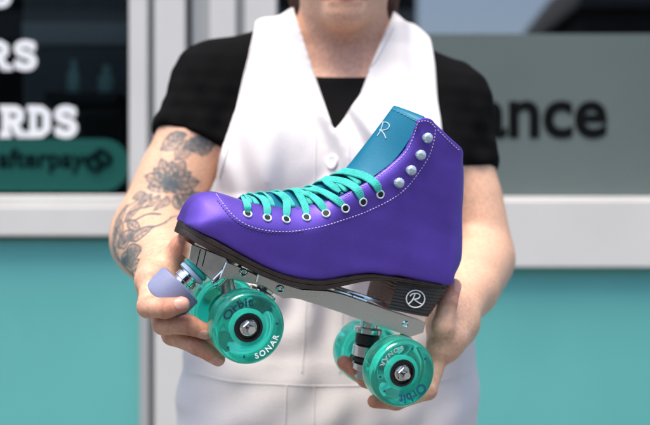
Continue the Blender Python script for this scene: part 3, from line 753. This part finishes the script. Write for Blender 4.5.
# ---- wheels
def arc_text(mb, txt, size, rad, ang, inward, c, side, mi, bold=0., squeeze=1.):
    V, F = text_mesh(txt, size, .00012, bold, 1.3 if inward else 1.05); V[:, 0] *= squeeze; hgt = size*.36
    out = []
    for v in V:
        y = v[1]-hgt
        if inward: r, th = rad-y, ang+v[0]/rad
        else: r, th = rad+y, ang-v[0]/rad
        out.append(c+np.array([r*math.cos(th), -side*(dish(r*1000/1.065)/1000+.00035+v[2]), r*math.sin(th)]))
    mb.add(out, F, mi, False)
def dish(r): return np.interp(r, [13, 15, 20, 24.5, 27.5, 29.5, 31, 32], [11, 11.6, 13.2, 15.0, 16, 15.8, 14.2, 12])
def wheel(lx, n, side, a_sonar, writing):
    g_ = 1.065; c = K(lx, n, -80.); R1 = [13, 14, 16, 18, 20, 22, 24.5, 27, 28.4, 29.6, 30.6, 31.5, 32.2]
    prof = [(dish(r)/1000, r/1000) for r in R1]; prof += [(.009, .0326), (.0, .0327), (-.009, .0326)]; prof += [(-dish(r)/1000, r/1000) for r in R1[::-1]]; prof = [(a_, r_*g_) for a_, r_ in prof]
    mb = MB(); mb.lathe(c, (0, -1, 0), prof, 72, close=True); wh = mb.build('wheel', ure, skate)
    mb = MB(); mb.lathe(c, (0, -1, 0), [(-.0085, .0141), (-.0075, .0185), (.0075, .0185), (.0085, .0141)], 40, close=True); mb.build('wheel_core', core, wh)
    mb = MB(); mb.lathe(c, (0, -1, 0), [(-.0105, .0137), (.0112, .0137), (.0116, .0122), (.0116, .0112), (.0088, .0108), (.0086, .0070), (-.0105, .0070)] if side > 0 else [(.0105, .0137), (-.0112, .0137), (-.0116, .0122), (-.0116, .0112), (-.0088, .0108), (-.0086, .0070), (.0105, .0070)], 40, close=True); mb.build('bearing', rubber, wh)
    o = c+np.array([0, -side*.0086, 0]); mb = MB()
    mb.lathe(o, (0, -side, 0), [(0, .0082), (.0012, .0082), (.0014, .0074)], 30); mb.build('axle_washer', chrome, wh)
    mb = MB(); mb.lathe(o+np.array([0, -side*.0014, 0]), (0, -side, 0), [(0, .0072), (.0048, .0072), (.0058, .0062), (.0058, .0040), (.0046, .0036)], 6, smooth=False); mb.build('axle_nut', steel, wh, angle=.25)
    mb = MB(); mb.lathe(o+np.array([0, -side*.005, 0]), (0, -side, 0), [(0, .0034), (.0030, .0034), (.0034, .0028)], 16); mb.build('axle_tip', chrome, wh)
    if writing:
        mb = MB()
        arc_text(mb, 'SONAR', .0069, .0268, a_sonar, True, c, side, 0, .00018, 1.08)
        arc_text(mb, 'Orbit', .0122, .0256, a_sonar+math.pi*.93, False, c, side, 1, .00025, 1.12)
        for da, mi in ((.95, 1), (-.95, 1), (1.55, 1), (-1.65, 1)):
            th = a_sonar+da; rr = .0265; p = c+np.array([rr*math.cos(th), -side*(dish(rr*1000/1.065)/1000+.0003), rr*math.sin(th)])
            a = np.array([math.cos(th), 0, math.sin(th)]); t = np.array([-math.sin(th), 0, math.cos(th)]); q4 = [p+a*.0018, p+t*.0013, p-a*.0018, p-t*.0013]
            mb.add(q4+[x+np.array([0, -side*.0002, 0]) for x in q4], [(0, 1, 2, 3), (4, 7, 6, 5), (0, 4, 5, 1), (1, 5, 6, 2), (2, 6, 7, 3), (3, 7, 4, 0)], mi, False)
        mb.build('lettering', [ink_w, ink_d], wh)
    return wh
TILT = math.radians(18)
wheel(-66.5, 42, 1, math.radians(-46)+TILT, True); wheel(103, 42, 1, math.radians(128)+TILT, True)
wheel(-66.5, -42, -1, 0, False); wheel(103, -42, -1, 0, False)

# ---- toe stop
a = loc(193, 272.5, 0); c = loc(181, 284, 0); d2 = (c-a)/np.linalg.norm(c-a); ax = np.array([d2[0], 0, d2[1]])
A3_ = K(a[0], 0, a[1]); C3_ = K(c[0], 0, c[1])
mb = MB(); mb.lathe(C3_, ax, [(-.0005, .021), (.0006, .0238), (.003, .0243), (.016, .0243), (.0230, .0240), (.0268, .0228), (.0286, .0200), (.0292, .016), (.0294, .004)], 48); ts = mb.build('toe_stop', lav, skate)
MB().lathe(A3_-ax*.016, ax, [(0, .0095), (.022, .0095), (.0226, .0115), (.028, .0115), (.0286, .0095), (.034, .0095)], 24).build('stem', chrome, ts)
MB().lathe(A3_-ax*.001, ax, [(0, .0125), (.001, .0140), (.0042, .0140), (.005, .0125)], 32).build('stem_ring', bluew, ts)
MB().lathe(A3_-ax*.0062, ax, [(0, .0125), (.001, .0138), (.0042, .0138), (.005, .0125)], 32).build('stem_ring', teal_refl, ts)  # added ring, teal reflection on the blue washer put in as solid colour

# ================================================================== THE PERSON
PB = np.array([.028, 1.28, 0.])
person = empty('person', PB, 'person in white sleeveless coverall over black T-shirt, tattooed right arm, holding up a roller skate', 'person')
HX = .026
shR, elR, wrR = P(215, 84, 1.28), P(150, 234, 1.20), P(164, 268, .955)
shL, elL, wrL = P(449, 105, 1.28), P(478, 258, 1.235), P(453, 320, 1.02)
prims = []      # (fn, centre, radius, k)
def cone(a, b_, r1, r2):
    a, b_ = np.array(a, float), np.array(b_, float); ab = b_-a; L2 = ab@ab
    def f(p):
        pa = p-a; h = np.clip((pa@ab)/L2, 0, 1); return np.sqrt(((pa-h[:, None]*ab)**2).sum(1))-(r1+(r2-r1)*h)
    return f, (a+b_)/2, math.sqrt(L2)/2+max(r1, r2)
def ell(c, r):
    c, r = np.array(c, float), np.array(r, float)
    def f(p):
        q_ = p-c; k0 = np.sqrt(((q_/r)**2).sum(1)); k1 = np.sqrt(((q_/r**2).__pow__(2)).sum(1)); return k0*(k0-1)/(k1+1e-9)
    return f, c, r.max()
def chain(pts, rs, k=.004):
    cs = [cone(pts[i], pts[i+1], rs[i], rs[i+1]) for i in range(len(pts)-1)]
    pts = np.array(pts); c = pts.mean(0)
    def f(p):
        d = cs[0][0](p)
        for q_ in cs[1:]: d = smin(d, q_[0](p), k)
        return d
    return f, c, np.linalg.norm(pts-c, axis=1).max()+max(rs)
TZ = np.array([.80, .86, .94, 1.02, 1.10, 1.18, 1.26, 1.32, 1.37, 1.40, 1.43])
TA = np.array([.168, .172, .170, .160, .150, .148, .155, .160, .145, .105, .06])
TB = np.array([.125, .130, .128, .120, .116, .116, .116, .106, .085, .070, .055])
TY = np.array([1.29, 1.285, 1.28, 1.275, 1.272, 1.272, 1.275, 1.282, 1.288, 1.29, 1.29])
TX = np.array([.0, .0, .002, .006, .010, .015, .020, .022, .024, .024, .024])
def torso(p):
    z = np.clip(p[:, 2], TZ[0], TZ[-1]); a = np.interp(z, TZ, TA); b_ = np.interp(z, TZ, TB); y0 = np.interp(z, TZ, TY); x0 = np.interp(z, TZ, TX)
    x, y = np.abs(p[:, 0]-x0)/a, np.abs(p[:, 1]-y0)/b_
    d = ((x**2.4+y**2.4)**(1/2.4)-1)*np.minimum(a, b_)
    return np.maximum(d, np.maximum(TZ[0]-p[:, 2], p[:, 2]-TZ[-1]))
def add(pr, k): prims.append((*pr, k)); return len(prims)-1
add((torso, np.array([.024, 1.28, 1.115]), .42), .02)
for s in (-1, 1): add(ell((.024+s*.072, 1.195, 1.255), (.072, .06, .070)), .05)
NB = np.array([HX, 1.295, 1.43])
for sh in (shR, shL): add(cone(NB, sh, .058, .050), .04)
n_torso = len(prims)
add(cone((HX, 1.30, 1.40), (HX, 1.272, 1.52), .058, .052), .035)         # neck
n_neck = len(prims)
add(ell((HX, 1.285, 1.580), (.075, .095, .088)), .02)                     # skull
add(ell((HX, 1.232, 1.515), (.061, .062, .068)), .03)                     # face and jaw
add(ell((HX, 1.187, 1.461), (.024, .020, .018)), .028)                    # chin
add(cone((HX, 1.182, 1.548), (HX, 1.158, 1.510), .008, .012), .012)       # nose
for s in (-1, 1):
    add(ell((HX+s*.011, 1.166, 1.506), (.008, .009, .007)), .006)
    add(ell((HX+s*.032, 1.188, 1.564), (.020, .010, .006)), .012)         # brow
    add(ell((HX+s*.040, 1.192, 1.520), (.020, .018, .018)), .02)          # cheek
    add(ell((HX+s*.077, 1.280, 1.540), (.007, .018, .030)), .006)         # ear
add(ell((HX, 1.1735, 1.483), (.024, .008, .0065)), .005); add(ell((HX, 1.174, 1.4735), (.021, .009, .0065)), .005)
n_head = len(prims)
# arms
add(cone(shR, elR, .0495, .0445), .03); add(cone(shR*.35+elR*.65, elR, .043, .043), .02)
add(cone(elR, wrR, .0460, .0290), .02); add(cone(elR*.8+wrR*.2+np.array([-.004, 0, -.004]), elR*.5+wrR*.5, .044, .037), .03)
n_ra = len(prims)
add(cone(shL, elL, .0490, .0440), .03); add(cone(shL*.35+elL*.65, elL, .042, .043), .02)
add(cone(elL, wrL, .0410, .0275), .02); add(cone(elL*.8+wrL*.2, elL*.5+wrL*.5, .039, .034), .03)
n_la = len(prims)
# right hand (at the toe): palm, fingers closing over the toe stop and under the front wheels
NAILS = []; JOINTS = []
def hand(wr, mcps, fingers, thumb, pr=.0135):
    for m_ in mcps: add(cone(wr*.9+m_*.1, m_, .0200, pr), .016)
    for i in range(3): add(cone(mcps[i], mcps[i+1], pr, pr), .010)
    for f in fingers:
        pts_, rs = f; add(chain(pts_, rs), .0045)
        NAILS.append((pts_[-2], pts_[-1], rs[-1])); JOINTS.extend([(pts_[0], pts_[1], pts_[2]), (pts_[1], pts_[2], pts_[3])])
    add(cone(wr, thumb[0][0], .020, .0170), .018); add(chain(*thumb), .008); NAILS.append((thumb[0][-2], thumb[0][-1], thumb[1][-1])); JOINTS.append((thumb[0][1], thumb[0][2], thumb[0][3]))
def fing(m_, *q_, r=1.0): return ([m_]+[np.array(x) for x in q_], [.0108*r, .0100*r, .0092*r, .0078*r])
RM = [Q(151, 279, -16), Q(156, 290, -22), Q(162, 298, -30), Q(168, 304, -40)]
hand(wrR, RM, [fing(RM[0], Q(148, 307, 16), Q(166, 308.5, 30), Q(182, 304.5, 32)), fing(RM[1], Q(163, 324, 10), Q(189, 325, 20), Q(206, 332, 23)),
              fing(RM[2], Q(172, 335, -2), Q(198, 346, 10), Q(218, 359, 14), r=.97), fing(RM[3], Q(182, 332, -22), Q(204, 340, -12), Q(220, 346, -10), r=.85)],
     ([Q(163, 272, -44), Q(171, 259, -38), Q(181, 246, -30), Q(190, 236, -24)], [.0150, .0120, .0105, .0085]))
n_rh = len(prims)
LM = [Q(449, 333, -46), Q(446, 342, -32), Q(443, 348, -16), Q(441, 350, 0)]
hand(wrL, LM, [fing(LM[0], Q(424, 368, -56), Q(396, 366, -54), Q(378, 356, -52)), fing(LM[1], Q(410, 386, -36), Q(374, 372, -34), Q(354, 359, -32)),
              fing(LM[2], Q(406, 394, -16), Q(366, 379, -14), Q(344, 362.5, -12)), fing(LM[3], Q(428, 391, 10), Q(396, 402, 12), Q(374, 401.5, 14), r=.93)],
     ([Q(452, 336, 2), Q(443, 327, 12), Q(447.5, 303, 8), Q(454, 286, 4)], [.0150, .0122, .0104, .0084]))
# legs
hipL, hipR = np.array([.080, 1.285, .86]), np.array([-.080, 1.285, .86])
LEG0 = len(prims)
for hp, s in ((hipL, 1), (hipR, -1)):
    kn = np.array([hp[0]+s*.015, 1.265, .47]); an = np.array([hp[0]+s*.02, 1.31, .09])
    add(cone(hp, kn, .088, .056), .05); add(cone(kn, an, .054, .036), .02); add(cone(an+np.array([0, .01, -.045]), an+np.array([s*.02, -.15, -.055]), .034, .026), .03)
n_leg = len(prims)
PC = np.array([p[1] for p in prims]); PR = np.array([p[2] for p in prims])
def body_f(p, blk, sel=None):
    d = np.full(len(p), 1.0); ids = range(len(prims)) if sel is None else sel
    for i in ids:
        if blk is not None and np.linalg.norm(PC[i]-blk[0]) > PR[i]+blk[1]+.05: continue
        fn, c, r, k = prims[i]
        d = smin(d, fn(p), k)
    return d
V, F_ = nets(body_f, (-.34, .80, -.01), (.34, 1.46, 1.70), .0021)
V = smooth_mesh(V, F_, 2, .5)
# skin colour: base, redder knuckles and fingertips, lips, nails, tattoos
base = np.array([.68, .415, .285]); col = np.tile(base, (len(V), 1))
mot = waves(V, 60, 3)[:, None]; col *= 1+.08*mot
col = col*(1-np.clip(waves(V, 25, 5), 0, 1)[:, None]*np.array([0, .12, .14]))
def blend(c, d, r, soft, a):
    w_ = np.clip((r-d)/soft, 0, 1)[:, None]*a; return col*(1-w_)+np.array(c)*w_
for f in [x for x in NAILS]:
    d = np.linalg.norm(V-f[1], axis=1); col = blend((.54, .185, .12), d, .030, .024, .85)
for m_ in RM+LM: col = blend((.56, .27, .19), np.linalg.norm(V-m_, axis=1), .02, .015, .5)
dl = np.minimum(np.abs(V[:, 2]-1.4815)/.012, 9)+np.abs(V[:, 0]-HX)/.05+np.clip(V[:, 1]-1.185, 0, 1)*100
col = blend((.46, .11, .10), dl, 1., .35, .9)
col = blend((.60, .30, .22), np.linalg.norm((V-np.array([HX, 1.2, 1.40]))*np.array([1, 1, 1.4]), axis=1), .12, .08, .5)
nail_e = np.full(len(V), 3.)
def nail_paint():
    for (a, c, r), face in zip(NAILS, NFACE):
        if face is None: continue
        t = (c-a)/np.linalg.norm(c-a); nv = np.array(face)-t*(np.array(face)@t); nv /= np.linalg.norm(nv); s = np.cross(t, nv); q_ = V-(c+t*r*.1)
        e = np.sqrt((np.abs(q_@t/.0078)**2.6+np.abs(q_@s/.0060)**2.6)); m_ = np.clip((r*.35-q_@nv)/.002, 0, 1)*3
        nail_e[:] = np.minimum(nail_e, np.clip(e+m_, 0, 3))
toc = np.array([-.2, -1, .25])
NFACE = [toc, None, None, None, None, None, None, None, None, np.array([.6, -.6, .3])]
NFACE[1] = np.array([0, -.8, -.6]); NFACE[2] = np.array([0, -.8, -.7])
nail_paint()
# tattoo: leaves, a bloom and fern fronds inked on the right arm
armd = np.minimum(prims[n_head][0](V), prims[n_head+2][0](V)); am = (armd < .012) & (V[:, 0] < -.08)
ia = np.where(am)[0]; va = V[ia]
S_ = []                                               # segments: x0,z0,x1,z1,width
Fl = []                                               # filled patches: ellipse cx,cz,rx,rz,angle,strength
def tp(px, py):
    Y = np.interp(py, [130, 200, 240, 290], [1.2, 1.165, 1.14, .99]); q_ = P(px, py, Y); return q_[[0, 2]]
def line(pts_, wdt):
    pp = catmull([np.array(q_) for q_ in pts_], 5); pp = [tp(*q_) for q_ in pp]
    for a, c in zip(pp[:-1], pp[1:]): S_.append((*a, *c, wdt))
def leaf(x, y, ang, ln, wd, fill=.5, ribs=4, wl=.0011):
    ca, sa = math.cos(math.radians(ang)), math.sin(math.radians(ang)); T = lambda u, v: (x+u*ca-v*sa, y-u*sa-v*ca)
    line([T(0, 0), T(ln*.35, wd*.5), T(ln*.75, wd*.38), T(ln, 0)], wl); line([T(0, 0), T(ln*.35, -wd*.5), T(ln*.75, -wd*.38), T(ln, 0)], wl); line([T(0, 0), T(ln*.5, wd*.03), T(ln, 0)], wl*.8)
    for k in range(1, ribs+1):
        u = ln*k/(ribs+1); h_ = wd*.42*math.sin(math.pi*min(.95, .15+.8*k/(ribs+1)))
        line([T(u*.8, 0), T(u*.95, h_*.5), T(u*1.05, h_)], wl*.7); line([T(u*.8, 0), T(u*.95, -h_*.5), T(u*1.05, -h_)], wl*.7)
    cx_, cy_ = T(ln*.5, 0); Fl.append((*tp(cx_, cy_), ln*.5*.00128, wd*.42*.00128, ang, fill))
for L_ in ((160, 150, 35, 30, 14, .5), (175, 160, 50, 26, 13, .4), (188, 150, 20, 26, 12, .6), (200, 155, 70, 22, 12, .35), (207, 142, 190, 24, 12, .5), (165, 138, 10, 22, 9, .6), (190, 138, -15, 24, 9, .5)): leaf(*L_)
for k in range(9): leaf(170, 184, -20+k*26, 27 if k % 2 else 23, 13, .40, 3)
for k in range(6): leaf(170, 184, k*60, 10, 7, .6, 1)
for k in range(7): leaf(146+k*7, 196-abs(k-3), 200+k*22, 15, 7, .45, 2)
line([(176, 196), (180, 206), (188, 212), (190, 203), (184, 199)], .0013); line([(186, 213), (180, 222), (170, 226)], .0012)
for L_ in ((135, 222, 60, 26, 10, .5), (122, 232, 80, 28, 10, .6), (128, 246, 35, 30, 13, .75), (140, 250, 10, 32, 13, .7), (126, 262, 20, 34, 14, .8), (132, 274, 0, 34, 12, .8), (140, 284, -5, 26, 10, .7), (118, 250, 75, 24, 11, .7), (150, 238, 30, 26, 9, .4), (138, 236, 130, 22, 9, .5), (120, 262, 110, 22, 10, .7), (152, 262, 25, 22, 8, .5), (160, 228, 160, 22, 8, .4)): leaf(*L_)
for L_ in ([(118, 228), (126, 210), (140, 200)], [(142, 286), (128, 268), (120, 248), (122, 230)], [(150, 220), (162, 214), (174, 214)], [(134, 214), (150, 208), (160, 206)]): line(L_, .0012)
S_ = np.array(S_); ink = np.zeros(len(va)); vx = va[:, [0, 2]]
for x0, z0, x1, z1, wl in S_:
    a = np.array([x0, z0]); ab = np.array([x1-x0, z1-z0]); t = np.clip((vx-a)@ab/(ab@ab+1e-12), 0, 1); d = np.sqrt(((vx-a-t[:, None]*ab)**2).sum(1))
    ink = np.maximum(ink, np.clip((wl*1.45-d)/.0014, 0, 1)*.85)
for cx_, cz_, rx, rz, an, fs in Fl:
    q_ = vx-np.array([cx_, cz_]); ca, sa = math.cos(math.radians(an)), math.sin(math.radians(an)); e = ((q_[:, 0]*ca+q_[:, 1]*sa)/rx)**2+((-q_[:, 0]*sa+q_[:, 1]*ca)/rz)**2
    ink = np.maximum(ink, np.clip((1.25-e)/.8, 0, 1)*min(1, fs*1.05)*(.62+.38*np.clip(1.6*waves(va, 170, 31, 6), -1, 1)))
axc = np.where(va[:, 2] > elR[2], 1.235, 1.10); front = np.clip((axc+.03-va[:, 1])/.03, 0, 1)
ink = np.clip(ink*front*1.5, 0, .95)[:, None]
col[ia] = col[ia]*(1-ink)+np.array((.075, .115, .13))*ink
# creases across the finger joints: distance along the finger and strength, read by the skin's bump
jd = np.zeros(len(V)); jw = np.zeros(len(V))
for pa, pb, pc_ in JOINTS:
    t = (pc_-pa)/np.linalg.norm(pc_-pa); q_ = V-pb; al = q_@t; w_ = np.exp(-(al/.0042)**2)*np.clip((.0145-np.linalg.norm(q_, axis=1))/.004, 0, 1)
    m_ = w_ > jw; jd[m_] = al[m_]*1000; jw[m_] = w_[m_]
    k_ = (np.exp(-(al/.006)**2)*np.clip((.016-np.linalg.norm(q_, axis=1))/.006, 0, 1)*.35)[:, None]; col = col*(1-k_)+np.array((.50, .20, .14))*k_
skin = mat('skin', (.5, .3, .2), .46, attr='tint', sss=.12, spec=.4)
def skin_nodes(m):
    n = m.node_tree.nodes; L = m.node_tree.links; b = n['Principled BSDF']
    at = [x for x in n if x.type == 'ATTRIBUTE'][0]
    a = n.new('ShaderNodeAttribute'); a.attribute_name = 'detail'; sx_ = n.new('ShaderNodeSeparateXYZ'); L.new(a.outputs['Vector'], sx_.inputs[0])
    tc = n.new('ShaderNodeTexCoord'); no = n.new('ShaderNodeTexNoise'); no.inputs['Scale'].default_value = 220; no.inputs['Detail'].default_value = 4; L.new(tc.outputs['Object'], no.inputs['Vector'])
    def math_(op, x, y, z=None):
        q_ = n.new('ShaderNodeMath'); q_.operation = op
        for i, v in enumerate((x, y, z)):
            if v is None: continue
            if isinstance(v, (int, float)): q_.inputs[i].default_value = v
            else: L.new(v, q_.inputs[i])
        return q_.outputs[0]
    ph = math_('MULTIPLY_ADD', no.outputs['Fac'], 3.0, sx_.outputs[0]); sn = math_('SINE', math_('MULTIPLY', ph, 3.2), None)
    cre = math_('MULTIPLY', math_('POWER', math_('ABSOLUTE', sn, None), .5), sx_.outputs[1])
    n2 = n.new('ShaderNodeTexVoronoi'); n2.inputs['Scale'].default_value = 700; L.new(tc.outputs['Object'], n2.inputs['Vector'])
    mr = n.new('ShaderNodeMapRange'); mr.interpolation_type = 'SMOOTHSTEP'; mr.inputs[1].default_value = 1.04; mr.inputs[2].default_value = .96; L.new(sx_.outputs[2], mr.inputs[0]); nail = mr.outputs[0]
    inv_ = math_('SUBTRACT', 1., nail)
    h_ = math_('ADD', math_('ADD', math_('MULTIPLY', cre, .9), math_('MULTIPLY', n2.outputs['Distance'], .16)), math_('MULTIPLY', no.outputs['Fac'], .35))
    h_ = math_('ADD', math_('MULTIPLY', h_, inv_), math_('MULTIPLY', nail, .9))
    bu = n.new('ShaderNodeBump'); bu.inputs['Strength'].default_value = .55; bu.inputs['Distance'].default_value = .0011; L.new(h_, bu.inputs['Height']); L.new(bu.outputs[0], b.inputs['Normal'])
    mx = n.new('ShaderNodeMix'); mx.data_type = 'RGBA'; L.new(nail, mx.inputs['Factor']); L.new(at.outputs['Color'], mx.inputs['A']); mx.inputs['B'].default_value = (.66, .36, .29, 1)
    m2 = n.new('ShaderNodeMix'); m2.data_type = 'RGBA'; m2.blend_type = 'MULTIPLY'; m2.inputs['Factor'].default_value = 1
    mr2 = n.new('ShaderNodeMapRange'); mr2.inputs[1].default_value = .25; mr2.inputs[2].default_value = .75; mr2.inputs[3].default_value = .80; mr2.inputs[4].default_value = 1.15; L.new(no.outputs['Fac'], mr2.inputs[0])
    L.new(mx.outputs['Result'], m2.inputs['A']); L.new(mr2.outputs[0], m2.inputs['B']); L.new(m2.outputs['Result'], b.inputs['Base Color'])
    L.new(math_('MULTIPLY_ADD', nail, -.18, .46), b.inputs['Roughness'])
skin_nodes(skin)
body = np_object('body', V, F_, skin, person, PB, np.clip(col, 0, 1))
da = body.data.attributes.new('detail', 'FLOAT_VECTOR', 'POINT'); da.data.foreach_set('vector', np.stack([jd, jw, nail_e], 1).astype(np.float32).ravel())

# clothes
SEL_T = list(range(n_torso)); SEL_A = [n_head, n_head+1, n_ra, n_ra+1]
LEGS = list(range(LEG0, n_leg))
def side_fold(p): return waves(p*np.array([1, .6, .35]), 55, 11, 5)
axR, axL = (elR-shR)/np.linalg.norm(elR-shR), (elL-shL)/np.linalg.norm(elL-shL)
def shirt_f(p, blk):
    t_ = body_f(p, None, SEL_T); a = body_f(p, None, [n_head, n_ra, SEL_A[1], SEL_A[3]])
    nar = .0058*side_fold(p)+.0048*waves(p*np.array([1, .5, 1.3]), 95, 17, 5)
    flR = np.clip(((p-shR)@axR)/.12, 0, 1.2); flL = np.clip(((p-shL)@axL)/.12, 0, 1.2)
    arm = a-.0055-.0015*np.where(p[:, 0] < 0, flR, flL)
    d = smin(t_-.006, arm+nar, .03)
    d = np.maximum(d, np.where(p[:, 0] < .02, (p-shR)@axR-.099, (p-shL)@axL-.104))      # sleeve hems
    neck = np.sqrt((p[:, 0]-HX)**2+((p[:, 1]-1.285)/1.1)**2)-.068
    nz = 1.363+np.clip(p[:, 1]-1.18, 0, .2)*.62                                        # neckline
    d = np.maximum(d, np.maximum(-neck*0-1, 0)*0+np.minimum(nz*0+1, p[:, 2]-nz-np.clip(np.abs(p[:, 0]-HX)-.045, 0, 1)*1.6))
    return np.maximum(d, .98-p[:, 2])
V, F_ = nets(shirt_f, (-.36, 1.08, .95), (.36, 1.46, 1.56), .0034)
V = smooth_mesh(V, F_, 7)
black_t = mat('black_jersey', (.0042, .0042, .0046), .9, bump=.25, bscale=700, spec=.08)
shirt = np_object('shirt', V, F_, black_t, person, PB)

VL = [(1.471, -.040), (1.315, .0115)]; 
def xl_arm(z): return np.interp(z, [1.14, 1.20, 1.243, 1.30, 1.36, 1.451], [-.30, -.160, -.143, -.128, -.112, -.0985])
def xr_arm(z): return np.interp(z, [1.08, 1.16, 1.243, 1.32, 1.40, 1.44], [.25, .160, .150, .150, .150, .148])
TS = SEL_T+LEGS[0:2]+LEGS[3:5]
def vest_f(p, blk):
    d = body_f(p, blk, TS)
    d = np.where(p[:, 2] < 1.22, smin(d, np.where(p[:, 2] > .80, torso(p)-.012, 1.), .03), d)
    x, y, z = p.T
    fold = .0115*np.sin(x*95+6*np.sin(z*9)+2*np.sin(z*23+x*30))*np.clip((1.40-z)/.1, 0, 1)*np.clip((z-1.02)/.1, 0, 1)*np.clip(1-np.abs(x-.02)/.19, .25, 1)+.0065*waves(p*np.array([1.2, .7, .4]), 52, 21, 6)
    fold = fold+.0055*waves(p*np.array([.6, .6, 1.4]), 60, 33, 5)*np.clip((1.05-z)/.06, 0, 1)
    band = .0012*np.exp(-((z-1.000)/.016)**6)
    d = d-.0160-np.maximum(fold, -.0075)-band
    d = np.maximum(d, np.minimum(1, np.maximum(xl_arm(z)-x, x-xr_arm(z))))
    # V neck
    lx = np.interp(z, [1.288, 1.302, 1.471, 1.6], [.02, .0115, -.040, -.07]); rx = np.interp(z, [1.288, 1.302, 1.355, 1.41, 1.471, 1.6], [.004, .0115, .046, .066, .092, .13])
    vee = np.minimum(x-lx, rx-x)*.95; vee = np.where((y < 1.33) & (z > 1.288), vee, -1)
    vee = np.where(y >= 1.33, np.minimum(np.minimum(x+.045, .095-x), z-1.40), vee)
    d = np.maximum(d, vee)
    d = np.maximum(d, -(body_f(p, blk, TS)-.0035)*1.0-0) if False else d
    return np.maximum(d, .10-z)
V, F_ = nets(vest_f, (-.30, 1.05, .06), (.34, 1.48, 1.56), .0036)
V = smooth_mesh(V, F_, 2)
cotton = mat('white_cotton', (.67, .65, .655), .85, bump=.22, bscale=500, vary=.03, vscale=15, spec=.2)
vest = np_object('coverall', V, F_, cotton, person, PB)
VV = BVHTree.FromPolygons([Vector(v) for v in V], [list(map(int, q_)) for q_ in F_])
def vhit(px, py):
    d = Vector(P(px, py, 1.)-CAMP).normalized(); h_, n_, *_ = VV.ray_cast(Vector(CAMP), d)
    return (None, None) if h_ is None else (np.array(h_), np.array(n_ if n_.dot(d) < 0 else -n_))
def seam(pts_, r=.0011, m_=None, name='seam'):
    out = []
    for q_ in catmull(pts_, 8):
        h_, n_ = vhit(*q_)
        if h_ is not None: out.append(h_+n_*r*.2)
    if len(out) > 2: MB().tube(out, r, 6).build(name, m_ or cotton, vest, PB)
seam([(316, 128), (315, 160), (314, 200), (310, 260), (305, 330), (302, 372)]); seam([(347, 128), (349, 160), (349, 200), (346, 260), (342, 330), (340, 372)])
seam([(287, 385), (286, 400), (285, 424)]); seam([(314, 385), (314, 400), (314, 424)])
seam([(190, 372), (230, 381), (290, 385), (340, 386), (400, 384), (440, 380), (470, 374)], .0006)
seam([(255, 37), (246, 70), (238, 105), (230, 140), (220, 178)], .0016); seam([(298, 20), (310, 52), (322, 85), (332, 117)], .0016); seam([(393, 27), (380, 52), (362, 82), (340, 115)], .0016)
for bx, by in ((333, 162),):
    p, n = vhit(bx, by)
    if p is not None:
        MB().lathe(p, n, [(0, .0085), (.0018, .0092), (.0030, .0088), (.0034, .0070), (.0028, .0055), (.0028, .001)], 28).build('button', mat('pearl_button', (.82, .82, .82), .25), vest, PB)
# hair, eyes, shoes
def hair_f(p, blk):
    sk_ = ell((HX, 1.292, 1.582), (.085, .102, .096))[0](p); bob = np.minimum(cone((HX-.062, 1.31, 1.58), (HX-.060, 1.325, 1.475), .026, .016)[0](p), cone((HX+.064, 1.305, 1.58), (HX+.066, 1.30, 1.468), .026, .012)[0](p))
    bun = ell((HX, 1.375, 1.50), (.055, .04, .075))[0](p)
    d = smin(smin(sk_, bob, .03), bun, .03)+.0018*np.sin(np.arctan2(p[:, 0]-HX, p[:, 1]-1.29)*70+waves(p, 30, 2)*3)+.003*waves(p, 45, 8)
    face = np.maximum(np.sqrt(((p[:, 0]-HX)/.066)**2+((p[:, 2]-1.525)/.105)**2)-1, 0)*.06-.0+np.clip(p[:, 1]-1.262, 0, 1)
    return np.maximum(d, .004-face)
V, F_ = nets(hair_f, (HX-.12, 1.17, 1.43), (HX+.12, 1.44, 1.70), .003)
V, F_ = biggest(V, F_); np_object('hair', smooth_mesh(V, F_, 1), F_, mat('auburn_hair', (.075, .028, .014), .45, vary=.3, vscale=60), person, PB)
for s in (-1, 1):
    c = np.array([HX+s*.031, 1.192, 1.5525]); mb = MB()
    mb.lathe(c+np.array([0, .0118, 0]), (0, -1, 0), [(.0236*(1-math.cos(t))/2, .0118*math.sin(t)+1e-4) for t in np.linspace(0, math.pi, 12)], 20)
    o = mb.build('eye', mat('eye_white', (.75, .73, .70), .2), person, PB)
    MB().lathe(c-np.array([0, -.0009, 0]), (0, -1, 0), [(0, .0058), (.0009, .0054), (.0013, .002)], 20).build('iris', mat('iris', (.05, .09, .08), .2), o, PB)
    mb = MB(); mb.tube([(HX+s*(.016+.034*t), 1.178+.016*t*t, 1.570+.007*math.sin(t*2.4)) for t in np.linspace(0, 1, 9)], [.0015, .0028, .003, .003, .0028, .0025, .002, .0015, .0008], 8); mb.build('eyebrow', mat('brow_hair', (.06, .026, .015), .6), person, PB)
for hp, s in ((hipL, 1), (hipR, -1)):
    an = np.array([hp[0]+s*.02, 1.31, .09]); f_ = lambda p, blk, an=an, s=s: np.maximum(smin(cone(an+np.array([0, .012, -.040]), an+np.array([s*.02, -.155, -.052]), .042, .036)[0](p), cone(an+np.array([0, 0, .04]), an+np.array([0, .005, -.03]), .045, .045)[0](p), .03), .0005-p[:, 2])
    V, F_ = nets(f_, an+np.array([-.12, -.24, -.1]), an+np.array([.12, .12, .12]), .004); np_object('shoe', smooth_mesh(V, F_, 2), F_, mat('shoe_leather', (.02, .02, .022), .5), person, PB)
